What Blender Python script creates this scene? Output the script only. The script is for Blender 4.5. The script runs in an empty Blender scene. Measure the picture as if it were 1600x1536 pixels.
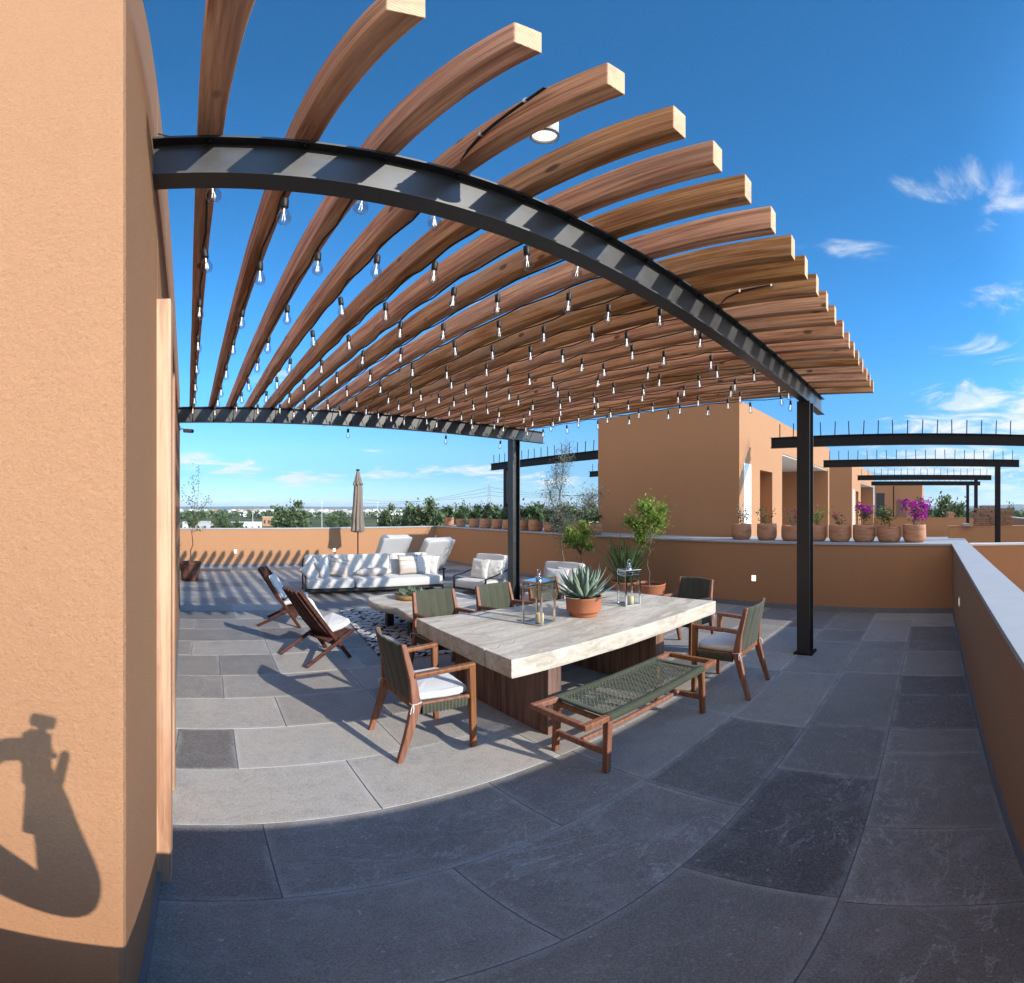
import bpy, bmesh, math, random
from mathutils import Vector, Matrix, noise
R = math.radians
PI = math.pi
random.seed(7)
sc = bpy.context.scene
COL = sc.collection
EYE = 1.70
PXR = 718.0            # photo pixels per radian (equirectangular panorama)
NX, HY = 328.0, 795.0  # photo column of north, photo row of the horizon

# ------------------------------------------------------------------ camera, world, sun, exposure
cd = bpy.data.cameras.new('camera')
cam = bpy.data.objects.new('camera', cd); COL.objects.link(cam)
cam.location = (0, 0, EYE); cam.rotation_euler = (R(90), 0, 0)
cd.type = 'PANO'; cd.panorama_type = 'EQUIRECTANGULAR'
cd.longitude_min = -NX / PXR; cd.longitude_max = (1600 - NX) / PXR
cd.latitude_min = -(1536 - HY) / PXR; cd.latitude_max = HY / PXR
cd.clip_start = 0.02; cd.clip_end = 30000
sc.camera = cam

SUN_AZ, SUN_EL = R(160.5), R(24.6)     # azimuth clockwise from north (+Y)
sun_dir = Vector((math.sin(SUN_AZ) * math.cos(SUN_EL), math.cos(SUN_AZ) * math.cos(SUN_EL), math.sin(SUN_EL)))
sd = bpy.data.lights.new('sun', 'SUN'); sd.energy = 2.25; sd.angle = R(0.55); sd.color = (1.0, 0.93, 0.82)
so = bpy.data.objects.new('sun', sd); COL.objects.link(so)
so.rotation_euler = (-sun_dir).to_track_quat('-Z', 'Y').to_euler(); so.location = (20, -60, 30)

w = bpy.data.worlds.new('World'); sc.world = w; w.use_nodes = True
wt = w.node_tree; wt.nodes.clear()
def wn(t, **k):
    n = wt.nodes.new(t)
    for a, b in k.items(): setattr(n, a, b)
    return n
def build_world():
    L = wt.links.new
    sky = wn('ShaderNodeTexSky', sky_type='NISHITA', sun_disc=False, sun_elevation=SUN_EL, sun_rotation=SUN_AZ,
             altitude=1900, air_density=1.0, dust_density=0.35, ozone_density=2.2)
    # the deep saturated blue of the phone picture: a little colour balance on the sky itself
    hsv = wn('ShaderNodeHueSaturation'); hsv.inputs['Saturation'].default_value = 1.27; hsv.inputs['Hue'].default_value = .501
    L(sky.outputs[0], hsv.inputs['Color'])
    geo = wn('ShaderNodeTexCoord')
    # the hazy air low over the horizon
    sp0 = wn('ShaderNodeSeparateXYZ'); L(geo.outputs['Generated'], sp0.inputs[0])
    cr = wn('ShaderNodeValToRGB'); L(sp0.outputs[2], cr.inputs[0]); el_ = cr.color_ramp.elements
    stops = [(0.0, (.27, .33, .50)), (.03, (.24, .31, .42)), (.075, (.24, .32, .39)), (.13, (.40, .46, .50)), (.27, (.50, .69, .72)), (.42, (.52, .76, .76)), (.8, (.58, .74, .70))]
    while len(el_) < len(stops): el_.new(.5)
    for i_, (p_, c_) in enumerate(stops): el_[i_].position = p_; el_[i_].color = c_ + (1,)
    gm = wn('ShaderNodeMix', data_type='RGBA', blend_type='MULTIPLY'); gm.inputs[0].default_value = 1.0
    # out of view towards the sun, an added warm glow fills the shade
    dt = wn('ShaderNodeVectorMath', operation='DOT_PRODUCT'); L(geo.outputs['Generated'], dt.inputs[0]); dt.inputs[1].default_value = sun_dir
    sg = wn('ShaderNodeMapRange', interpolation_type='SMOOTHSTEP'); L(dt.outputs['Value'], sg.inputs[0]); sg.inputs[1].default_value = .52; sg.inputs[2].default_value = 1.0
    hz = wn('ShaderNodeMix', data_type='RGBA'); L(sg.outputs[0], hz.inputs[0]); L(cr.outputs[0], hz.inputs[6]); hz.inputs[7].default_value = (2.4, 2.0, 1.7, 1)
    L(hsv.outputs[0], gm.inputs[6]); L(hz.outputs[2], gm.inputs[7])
    # unseen bright cloud bank added in the west as fill for shaded faces
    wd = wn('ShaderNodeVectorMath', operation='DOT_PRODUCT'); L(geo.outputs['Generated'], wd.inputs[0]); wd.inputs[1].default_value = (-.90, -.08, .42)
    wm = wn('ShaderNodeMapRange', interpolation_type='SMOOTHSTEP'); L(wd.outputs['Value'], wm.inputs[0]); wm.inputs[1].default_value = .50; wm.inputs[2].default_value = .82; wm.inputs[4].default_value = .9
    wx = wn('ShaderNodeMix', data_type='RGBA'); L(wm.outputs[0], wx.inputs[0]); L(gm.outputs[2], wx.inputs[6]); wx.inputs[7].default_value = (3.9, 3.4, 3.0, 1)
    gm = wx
    # clouds live on a plane far overhead: direction divided by its height
    sep = wn('ShaderNodeSeparateXYZ'); L(geo.outputs['Generated'], sep.inputs[0])
    zc = wn('ShaderNodeMath', operation='MAXIMUM'); L(sep.outputs[2], zc.inputs[0]); zc.inputs[1].default_value = 0.0
    za = wn('ShaderNodeMath', operation='ADD'); L(zc.outputs[0], za.inputs[0]); za.inputs[1].default_value = 0.10
    dv = wn('ShaderNodeVectorMath', operation='DIVIDE'); L(geo.outputs['Generated'], dv.inputs[0])
    cb = wn('ShaderNodeCombineXYZ')
    for i in range(3): L(za.outputs[0], cb.inputs[i])
    L(cb.outputs[0], dv.inputs[1])
    n1 = wn('ShaderNodeTexNoise'); n1.inputs['Scale'].default_value = 1.9; n1.inputs['Detail'].default_value = 12; n1.inputs['Roughness'].default_value = .66
    n1.inputs['Distortion'].default_value = .9
    mp = wn('ShaderNodeMapping'); mp.inputs['Location'].default_value = (3.1, 7.7, 0); mp.inputs['Scale'].default_value = (1.15, 1.15, 1.15)
    L(dv.outputs[0], mp.inputs[0]); L(mp.outputs[0], n1.inputs['Vector'])
    # cloud banks: where in the sky they stand (azimuth deg, elevation deg, half-width, half-height, strength)
    banks = [(95, 13.0, 11, 4.0, 1.32), (91, 10.5, 8, 2.6, 1.3), (103, 12, 10, 5.5, 1.25), (93, 40, 8, 6, .80), (99, 37.0, 8, 3.4, .86), (79, 32.7, 9, 2.4, .74), (100, 26, 8, 4.0, .78), (98, 20, 9, 3, .70), (92, 5.5, 18, 4.4, 1.15), (98, 2.5, 14, 2.4, .9),
             (-2, 6.2, 6, 2.0, 1.1), (4, 4.8, 8, 2.2, 1.0), (12, 3.6, 8, 1.6, 1.0), (22, 4.2, 6, 1.7, 1.0), (28, 4.6, 6, 1.4, .95), (34, 4.6, 6, 1.5, 1.0), (41, 3.6, 9, 1.8, 1.0), (20, 7, 4, .9, .7), (10, 17, 8, 2.0, .5), (33, 26, 12, 4, .55), (24, 1.2, 40, 1.2, .4)]
    acc = None
    for az, el, hw, hh, st in banks:
        c = Vector((math.sin(R(az)) * math.cos(R(el)), math.cos(R(az)) * math.cos(R(el)), math.sin(R(el))))
        tx = Vector((math.cos(R(az)), -math.sin(R(az)), 0)); tz = Vector((0, 0, 1))
        d1 = wn('ShaderNodeVectorMath', operation='SUBTRACT'); L(geo.outputs['Generated'], d1.inputs[0]); d1.inputs[1].default_value = c
        a = wn('ShaderNodeVectorMath', operation='DOT_PRODUCT'); L(d1.outputs[0], a.inputs[0]); a.inputs[1].default_value = tx / math.sin(R(hw))
        b = wn('ShaderNodeVectorMath', operation='DOT_PRODUCT'); L(d1.outputs[0], b.inputs[0]); b.inputs[1].default_value = tz / (math.sin(R(hh)) * max(.5, math.cos(R(el))))
        e = wn('ShaderNodeVectorMath', operation='DOT_PRODUCT'); L(d1.outputs[0], e.inputs[0]); e.inputs[1].default_value = Vector((c.x, c.y, 0)) * 1.2
        cc = wn('ShaderNodeCombineXYZ'); L(a.outputs['Value'], cc.inputs[0]); L(b.outputs['Value'], cc.inputs[1]); L(e.outputs['Value'], cc.inputs[2])
        ln = wn('ShaderNodeVectorMath', operation='LENGTH'); L(cc.outputs[0], ln.inputs[0])
        mr = wn('ShaderNodeMapRange', interpolation_type='SMOOTHSTEP'); L(ln.outputs['Value'], mr.inputs[0])
        mr.inputs[1].default_value = 1.25; mr.inputs[2].default_value = 0.1; mr.inputs[3].default_value = 0; mr.inputs[4].default_value = st
        if acc is None: acc = mr.outputs[0]
        else:
            m = wn('ShaderNodeMath', operation='MAXIMUM'); L(acc, m.inputs[0]); L(mr.outputs[0], m.inputs[1]); acc = m.outputs[0]
    # threshold the noise by the bank strength
    t = wn('ShaderNodeMath', operation='MULTIPLY_ADD'); L(acc, t.inputs[0]); t.inputs[1].default_value = .32; L(n1.outputs[0], t.inputs[2])
    mr = wn('ShaderNodeMapRange', interpolation_type='SMOOTHSTEP'); L(t.outputs[0], mr.inputs[0])
    mr.inputs[1].default_value = .665; mr.inputs[2].default_value = .95
    mm = wn('ShaderNodeMath', operation='MULTIPLY'); L(mr.outputs[0], mm.inputs[0]); mm.inputs[1].default_value = .85
    m2 = wn('ShaderNodeMath', operation='MULTIPLY', use_clamp=True); L(mm.outputs[0], m2.inputs[0]); m2.inputs[1].default_value = 1.15
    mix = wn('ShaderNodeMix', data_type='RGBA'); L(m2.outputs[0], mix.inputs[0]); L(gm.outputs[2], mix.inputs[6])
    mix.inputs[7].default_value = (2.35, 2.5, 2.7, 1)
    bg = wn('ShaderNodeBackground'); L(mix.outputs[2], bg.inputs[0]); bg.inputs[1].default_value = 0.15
    out = wn('ShaderNodeOutputWorld'); L(bg.outputs[0], out.inputs[0])
build_world()
vs = sc.view_settings
vs.view_transform = 'Standard'; vs.look = 'None'; vs.gamma = 1.0; vs.exposure = 1.40; vs.use_curve_mapping = False
sc.render.engine = 'CYCLES'
sc.cycles.max_bounces = 8; sc.cycles.diffuse_bounces = 4; sc.cycles.glossy_bounces = 4
sc.cycles.transparent_max_bounces = 16; sc.cycles.transmission_bounces = 4
sc.cycles.caustics_reflective = False; sc.cycles.caustics_refractive = False
sc.cycles.sample_clamp_indirect = 6

# ------------------------------------------------------------------ helpers
class MB:
    """collects shapes, then links them as one mesh object"""
    def __init__(s): s.v = []; s.f = []; s.sm = []; s.tone = []; s.mi = []; s.t = 0.0; s.m = 0; s.fa = {}
    def add(s, vs_, fs, smooth=False):
        o = len(s.v); s.v += [tuple(v) for v in vs_]
        for f in fs:
            s.f.append(tuple(i + o for i in f)); s.sm.append(smooth); s.tone.append(s.t); s.mi.append(s.m)
    def box(s, c, d, rot=None):
        x, y, z = d[0] / 2, d[1] / 2, d[2] / 2
        vs_ = [Vector(p) for p in ((-x, -y, -z), (x, -y, -z), (x, y, -z), (-x, y, -z), (-x, -y, z), (x, -y, z), (x, y, z), (-x, y, z))]
        if rot is not None: vs_ = [rot @ v for v in vs_]
        c = Vector(c)
        s.add([v + c for v in vs_], [(0, 3, 2, 1), (4, 5, 6, 7), (0, 1, 5, 4), (1, 2, 6, 5), (2, 3, 7, 6), (3, 0, 4, 7)])
    def b2(s, x0, y0, z0, x1, y1, z1): s.box(((x0 + x1) / 2, (y0 + y1) / 2, (z0 + z1) / 2), (abs(x1 - x0), abs(y1 - y0), abs(z1 - z0)))
    def bar(s, p, q, w_, h_, up=(0, 0, 1), w2=None, h2=None):
        """rectangular bar from p to q; w across, h along 'up'"""
        p, q = Vector(p), Vector(q); d = (q - p).normalized(); u = Vector(up)
        a = d.cross(u)
        if a.length < 1e-5: a = d.cross(Vector((0, 1, 0)))
        a.normalize(); b = a.cross(d).normalized()
        w2 = w2 or w_; h2 = h2 or h_; vs_ = []
        for c, ww, hh in ((p, w_, h_), (q, w2, h2)):
            for i, j in ((-1, -1), (1, -1), (1, 1), (-1, 1)): vs_.append(c + a * ww / 2 * i + b * hh / 2 * j)
        s.add(vs_, [(0, 1, 2, 3), (7, 6, 5, 4), (0, 4, 5, 1), (1, 5, 6, 2), (2, 6, 7, 3), (3, 7, 4, 0)])
    def tube(s, pts, r, n=8, cap=True):
        pts = [Vector(p) for p in pts]
        rs = r if isinstance(r, (list, tuple)) else [r] * len(pts)
        rings = []; ref = None
        for i, p in enumerate(pts):
            d = (pts[min(i + 1, len(pts) - 1)] - pts[max(i - 1, 0)])
            if d.length < 1e-9: d = Vector((0, 0, 1))
            d.normalize()
            if ref is None: ref = Vector((0, 0, 1)) if abs(d.z) < .9 else Vector((1, 0, 0))
            a = d.cross(ref)
            if a.length < 1e-4: a = d.cross(Vector((0, 1, 0)))
            a.normalize(); b = a.cross(d); ref = b if b.length > .1 else ref
            rings.append([p + (a * math.cos(t) + b * math.sin(t)) * rs[i] for t in [2 * PI * k / n for k in range(n)]])
        vs_ = [v for r_ in rings for v in r_]; fs = []
        for i in range(len(pts) - 1):
            for k in range(n):
                k2 = (k + 1) % n; fs.append((i * n + k, i * n + k2, (i + 1) * n + k2, (i + 1) * n + k))
        s.add(vs_, fs, True)
        if cap:
            s.add(rings[0], [tuple(range(n))[::-1]]); s.add(rings[-1], [tuple(range(n))])
    def lathe(s, prof, c=(0, 0, 0), n=28, smooth=True):
        c = Vector(c); vs_ = []; fs = []
        for r, z in prof:
            for k in range(n):
                t = 2 * PI * k / n; vs_.append(c + Vector((r * math.cos(t), r * math.sin(t), z)))
        for i in range(len(prof) - 1):
            for k in range(n):
                k2 = (k + 1) % n; fs.append((i * n + k, i * n + k2, (i + 1) * n + k2, (i + 1) * n + k))
        s.add(vs_, fs, smooth)
    def prism(s, poly, z0, z1, smooth_side=False):
        n = len(poly); vs_ = [(x, y, z0) for x, y in poly] + [(x, y, z1) for x, y in poly]
        s.add(vs_, [tuple(range(n))[::-1], tuple(range(n, 2 * n))])
        s.add(vs_, [(i, (i + 1) % n, n + (i + 1) % n, n + i) for i in range(n)], smooth_side)
    def grid(s, fn, nu, nv, smooth=True, closed_u=False):
        vs_ = [fn(i / nu, j / nv) for i in range(nu + 1) for j in range(nv + 1)]
        fs = [(i * (nv + 1) + j, (i + 1) * (nv + 1) + j, (i + 1) * (nv + 1) + j + 1, i * (nv + 1) + j + 1) for i in range(nu) for j in range(nv)]
        s.add(vs_, fs, smooth)
    def build(s, name, m, parent=None, weld=False, bevel=0, sub=0, kind=None):
        me = bpy.data.meshes.new(name)
        me.from_pydata(s.v, [], s.f)
        me.polygons.foreach_set('use_smooth', s.sm)
        ms = m if isinstance(m, (list, tuple)) else [m]
        for mm in ms: me.materials.append(mm)
        if len(ms) > 1: me.polygons.foreach_set('material_index', s.mi)
        if any(s.tone):
            at = me.attributes.new('tone', 'FLOAT', 'FACE'); at.data.foreach_set('value', s.tone)
        for nm_, d_ in s.fa.items():
            at = me.attributes.new(nm_, 'FLOAT', 'FACE'); at.data.foreach_set('value', d_)
        if weld:
            bm = bmesh.new(); bm.from_mesh(me); bmesh.ops.remove_doubles(bm, verts=bm.verts, dist=1e-4)
            bmesh.ops.recalc_face_normals(bm, faces=bm.faces); bm.to_mesh(me); bm.free()
        me.update()
        o = bpy.data.objects.new(name, me); COL.objects.link(o)
        if parent is not None: o.parent = parent
        if bevel:
            b = o.modifiers.new('bevel', 'BEVEL'); b.width = bevel; b.segments = 2; b.limit_method = 'ANGLE'; b.angle_limit = R(40)
        if sub:
            b = o.modifiers.new('sub', 'SUBSURF'); b.levels = sub; b.render_levels = sub
        if kind: o['kind'] = kind
        return o

def thing(name, label, cat, loc=(0, 0, 0), rz=0, group=None):
    o = bpy.data.objects.new(name, None); COL.objects.link(o); o.location = loc; o.rotation_euler = (0, 0, rz)
    o['label'] = label; o['category'] = cat
    if group: o['group'] = group
    o.empty_display_size = .1
    return o
def tag(o, label, cat, group=None, kind=None):
    o['label'] = label; o['category'] = cat
    if group: o['group'] = group
    if kind: o['kind'] = kind
    return o
def copy_tree(o, loc=None, rz=None, label=None, group=None, scale=None, parent=None):
    c = o.copy(); COL.objects.link(c)
    if parent is not None: c.parent = parent
    for ch in list(o.children): copy_tree(ch, parent=c)
    if loc is not None: c.location = loc
    if rz is not None: c.rotation_euler = (0, 0, rz)
    if scale is not None: c.scale = (scale,) * 3 if isinstance(scale, (int, float)) else scale
    if label: c['label'] = label
    if group: c['group'] = group
    return c

# ------------------------------------------------------------------ materials
class NT:
    def __init__(s, name):
        s.m = bpy.data.materials.new(name); s.m.use_nodes = True; s.t = s.m.node_tree; s.t.nodes.clear()
        s.out = s.n('ShaderNodeOutputMaterial'); s.b = s.n('ShaderNodeBsdfPrincipled'); s.l(s.b.outputs[0], s.out.inputs[0])
    def n(s, t, **k):
        x = s.t.nodes.new(t)
        for a, b in k.items(): setattr(x, a, b)
        return x
    def l(s, a, b): s.t.links.new(a, b)
    def coord(s, kind='Object', scale=(1, 1, 1), loc=(0, 0, 0), rot=(0, 0, 0), rnd=False):
        tc = s.n('ShaderNodeTexCoord'); mp = s.n('ShaderNodeMapping')
        mp.inputs['Scale'].default_value = scale; mp.inputs['Location'].default_value = loc; mp.inputs['Rotation'].default_value = rot
        src = tc.outputs[kind]
        if rnd:
            oi = s.n('ShaderNodeObjectInfo'); mu = s.n('ShaderNodeMath', operation='MULTIPLY'); s.l(oi.outputs['Random'], mu.inputs[0]); mu.inputs[1].default_value = 37.0
            ad = s.n('ShaderNodeVectorMath', operation='ADD'); s.l(src, ad.inputs[0]); s.l(mu.outputs[0], ad.inputs[1]); src = ad.outputs[0]
        s.l(src, mp.inputs[0]); return mp.outputs[0]
    def noise(s, v, scale, detail=4, rough=.5, dist=0):
        x = s.n('ShaderNodeTexNoise'); s.l(v, x.inputs['Vector']); x.inputs['Scale'].default_value = scale
        x.inputs['Detail'].default_value = detail; x.inputs['Roughness'].default_value = rough; x.inputs['Distortion'].default_value = dist
        return x.outputs[0]
    def ramp(s, fac, stops):
        x = s.n('ShaderNodeValToRGB'); s.l(fac, x.inputs[0]); e = x.color_ramp.elements
        while len(e) < len(stops): e.new(.5)
        for i, (p, c) in enumerate(stops):
            e[i].position = p; e[i].color = (c if isinstance(c, tuple) else (c, c, c)) + (1,)
        return x.outputs[0]
    def mix(s, f, a, b, mode='MIX'):
        x = s.n('ShaderNodeMix', data_type='RGBA', blend_type=mode)
        for sock, val in ((x.inputs[0], f), (x.inputs[6], a), (x.inputs[7], b)):
            if hasattr(val, 'links'): s.l(val, sock)
            elif isinstance(val, tuple): sock.default_value = val + (1,) if len(val) == 3 else val
            else: sock.default_value = val
        return x.outputs[2]
    def math(s, op, a, b=0.0, clamp=False):
        x = s.n('ShaderNodeMath', operation=op, use_clamp=clamp)
        for sock, val in ((x.inputs[0], a), (x.inputs[1], b)):
            if hasattr(val, 'links'): s.l(val, sock)
            else: sock.default_value = val
        return x.outputs[0]
    def bump(s, h, strength=.3, dist=.01):
        x = s.n('ShaderNodeBump'); s.l(h, x.inputs['Height']); x.inputs['Strength'].default_value = strength; x.inputs['Distance'].default_value = dist
        s.l(x.outputs[0], s.b.inputs['Normal'])
    def fin(s, base, rough=.6, metal=0, spec=.5, **k):
        for nm, val in (('Base Color', base), ('Roughness', rough), ('Metallic', metal), ('Specular IOR Level', spec)):
            if hasattr(val, 'links'): s.l(val, s.b.inputs[nm])
            elif isinstance(val, tuple): s.b.inputs[nm].default_value = val + (1,)
            else: s.b.inputs[nm].default_value = val
        for a, b in k.items(): s.b.inputs[a.replace('_', ' ')].default_value = b
        return s.m

def m_plaster(name, col, rough_amt=.35, scale=1.0, dist=.004):
    t = NT(name); v = t.coord('Object')
    a = t.noise(v, .9 * scale, 3, .5); b = t.noise(v, 9, 6, .65)
    c = t.mix(t.math('MULTIPLY', a, .5), tuple(x * 1.06 for x in col), tuple(x * .86 for x in col))
    c = t.mix(t.math('MULTIPLY', b, .25), c, tuple(x * .8 for x in col))
    vs2 = t.coord('Object', scale=(3, 3, .25)); st = t.ramp(t.noise(vs2, 1.6, 5, .6), [(.52, 0.), (.75, 1.)])
    c = t.mix(t.math('MULTIPLY', st, .10), c, tuple(x * 1.25 for x in col))
    sp = t.ramp(t.noise(v, 190, 3, .8), [(.38, 1.), (.52, 0.)]); c = t.mix(t.math('MULTIPLY', sp, .28), c, tuple(x * .62 for x in col))
    sp2 = t.ramp(t.noise(v, 75, 4, .75), [(.52, 0.), (.66, 1.)]); c = t.mix(t.math('MULTIPLY', sp2, .20), c, tuple(min(1, x * 1.22) for x in col))
    h = t.math('ADD', t.math('MULTIPLY', t.noise(v, 150, 4, .75), 1.4), t.math('ADD', t.math('MULTIPLY', t.noise(v, 48, 4, .6), 1.0), t.math('MULTIPLY', t.noise(v, 5, 4, .6), 1.6)))
    t.bump(h, rough_amt, dist)
    return t.fin(c, .88, spec=.2)
def m_flat(name, col, rough=.6, metal=0, spec=.5, var=.15, nscale=8, bump=0, **k):
    t = NT(name); v = t.coord('Object', rnd=True); a = t.noise(v, nscale, 5, .6)
    c = t.mix(a, tuple(x * (1 - var) for x in col), tuple(min(1, x * (1 + var)) for x in col))
    if bump: t.bump(t.noise(v, nscale * 6, 4, .6), bump, .003)
    return t.fin(c, rough, metal, spec, **k)
def m_wood(name, dark, light, axis=1, grain=1.0, rough=.65, rnd=.35, knots=True, weather=0.0, weather_col=(.42, .34, .27), bump=.25):
    t = NT(name)
    sc_ = [30 * grain] * 3; sc_[axis] = 1.3 * grain
    v = t.coord('Object', scale=tuple(sc_), rnd=True)
    n1 = t.noise(v, 1.0, 6, .62, .6); fine = [95 * grain] * 3; fine[axis] = 2.2
    n2 = t.noise(t.coord('Object', scale=tuple(fine), rnd=True), 1.0, 3, .6)
    c = t.mix(t.ramp(n1, [(.38, 0.), (.60, 1.)]), dark, light)
    ln_ = t.ramp(n2, [(.56, 0.), (.68, 1.)]); c = t.mix(t.math('MULTIPLY', ln_, .5), c, tuple(x * .45 for x in dark))
    c = t.mix(t.math('MULTIPLY', n2, .45), c, tuple(x * .55 for x in dark))
    oi = t.n('ShaderNodeObjectInfo')
    hs = t.n('ShaderNodeHueSaturation'); t.l(c, hs.inputs['Color'])
    vv = t.math('ADD', t.math('MULTIPLY', oi.outputs['Random'], rnd), 1 - rnd / 2); t.l(t.math('ADD', t.math('MULTIPLY', oi.outputs['Random'], -.25), 1.12), hs.inputs['Saturation']); t.l(vv, hs.inputs['Value'])
    hh = t.math('ADD', t.math('MULTIPLY', oi.outputs['Random'], -.014), .505); t.l(hh, hs.inputs['Hue'])
    c = hs.outputs[0]
    if weather:
        big = [3.0] * 3; big[axis] = .5
        wmask = t.ramp(t.noise(t.coord('Object', scale=tuple(big), rnd=True), 1.0, 6, .7, .4), [(.50, 0.), (.66, 1.)])
        c = t.mix(t.math('MULTIPLY', wmask, weather), c, weather_col)
    if knots:
        ks = [6.5] * 3; ks[axis] = 3.2
        vo = t.n('ShaderNodeTexVoronoi'); t.l(t.coord('Object', scale=tuple(ks), rnd=True), vo.inputs['Vector']); vo.inputs['Scale'].default_value = 1.0
        sc3 = t.n('ShaderNodeSeparateColor'); t.l(vo.outputs['Color'], sc3.inputs[0]); km = t.math('MULTIPLY', t.ramp(vo.outputs['Distance'], [(.09, 1.), (.15, 0.)]), t.math('GREATER_THAN', sc3.outputs[0], .55))
        c = t.mix(t.math('MULTIPLY', km, .85), c, tuple(x * .28 for x in dark))
    t.bump(t.math('ADD', n1, t.math('MULTIPLY', n2, .6)), bump, .004)
    return t.fin(c, rough, spec=.3)

M = {}
M['plaster'] = m_plaster('ochre_plaster', (.41, .216, .112), .8)
M['plaster_far'] = m_plaster('ochre_plaster_far', (.40, .21, .11), .2)
M['white_plaster'] = m_plaster('white_plaster', (.75, .74, .70), .2)
M['coping'] = m_flat('grey_coping_stone', (.36, .37, .38), .7, var=.12, nscale=5, bump=.15)
M['skirting'] = m_flat('slate_skirting', (.16, .165, .18), .6, var=.25, nscale=9, bump=.2)
M['grout'] = m_flat('grout', (.17, .165, .16), .9, var=.2, nscale=20)
M['rafter'] = m_wood('weathered_pine', (.32, .128, .048), (.76, .42, .20), 1, 1.0, .7, .62, True, .5, (.50, .36, .26))
def endgrain():
    t = NT('cut_timber_end'); v = t.coord('Object', rnd=True)
    w_ = t.n('ShaderNodeTexWave', wave_type='RINGS', rings_direction='Y'); t.l(v, w_.inputs['Vector']); w_.inputs['Scale'].default_value = 22; w_.inputs['Distortion'].default_value = 3
    c = t.mix(w_.outputs[0], (.58, .41, .24), (.40, .25, .13)); c = t.mix(t.ramp(t.noise(v, 9, 5, .7), [(.5, 0.), (.7, .8)]), c, (.38, .20, .12))
    return t.fin(c, .8)
M['endgrain'] = endgrain()
def steel():
    t = NT('charcoal_steel'); v = t.coord('Object'); a = t.noise(v, 3, 6, .7)
    c = t.mix(a, (.013, .014, .015), (.030, .031, .031)); r = t.ramp(t.noise(v, 6, 6, .7), [(.3, .33), (.7, .44)])
    t.bump(t.noise(v, 60, 3, .5), .06, .002)
    return t.fin(c, r, spec=.58)
M['steel'] = steel()
M['steel_dark'] = m_flat('black_steel', (.014, .016, .019), .5, 0, .12, .2)
M['black_metal'] = m_flat('black_powder_metal', (.014, .014, .016), .4, var=.2)
M['rubber'] = m_flat('black_cable', (.010, .010, .010), .55, var=.2)
M['teak'] = m_wood('oiled_teak', (.20, .080, .038), (.34, .150, .075), 2, 1.6, .55, .25, False, 0, bump=.12)
M['dark_teak'] = m_wood('dark_teak', (.045, .017, .012), (.115, .040, .024), 1, 1.6, .45, .2, False, 0, bump=.12)
M['panel_wood'] = m_wood('brown_slab_wood', (.125, .068, .042), (.29, .165, .105), 2, .8, .62, .12, False, .25, (.36, .21, .14))
M['door_wood'] = m_wood('pale_door_wood', (.40, .20, .085), (.62, .36, .17), 2, 1.0, .55, .15, False, .3, (.70, .52, .36))
def tabletop():
    t = NT('bleached_slab_wood'); v = t.coord('Object', scale=(1.1, 7, 7))
    d = t.noise(t.coord('Object', scale=(1.2, 1.8, 1.5)), 1.4, 4, .6)
    vm = t.n('ShaderNodeVectorMath', operation='ADD'); t.l(v, vm.inputs[0])
    sc_ = t.n('ShaderNodeVectorMath', operation='SCALE'); cmb = t.n('ShaderNodeCombineXYZ'); t.l(d, cmb.inputs[1]); t.l(d, cmb.inputs[0]); t.l(cmb.outputs[0], sc_.inputs[0]); sc_.inputs['Scale'].default_value = 3.2; t.l(sc_.outputs[0], vm.inputs[1])
    g = t.noise(vm.outputs[0], 1.5, 8, .68, .5)
    c = t.mix(t.ramp(g, [(.36, 0.), (.62, 1.)]), (.41, .35, .27), (.68, .605, .49))
    streak = t.ramp(t.noise(vm.outputs[0], 4.0, 5, .7), [(.55, 0.), (.70, 1.)])
    c = t.mix(t.math('MULTIPLY', streak, .42), c, (.30, .255, .21))
    t.bump(g, .12, .004)
    return t.fin(c, .62, spec=.3)
M['tabletop'] = tabletop()
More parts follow.
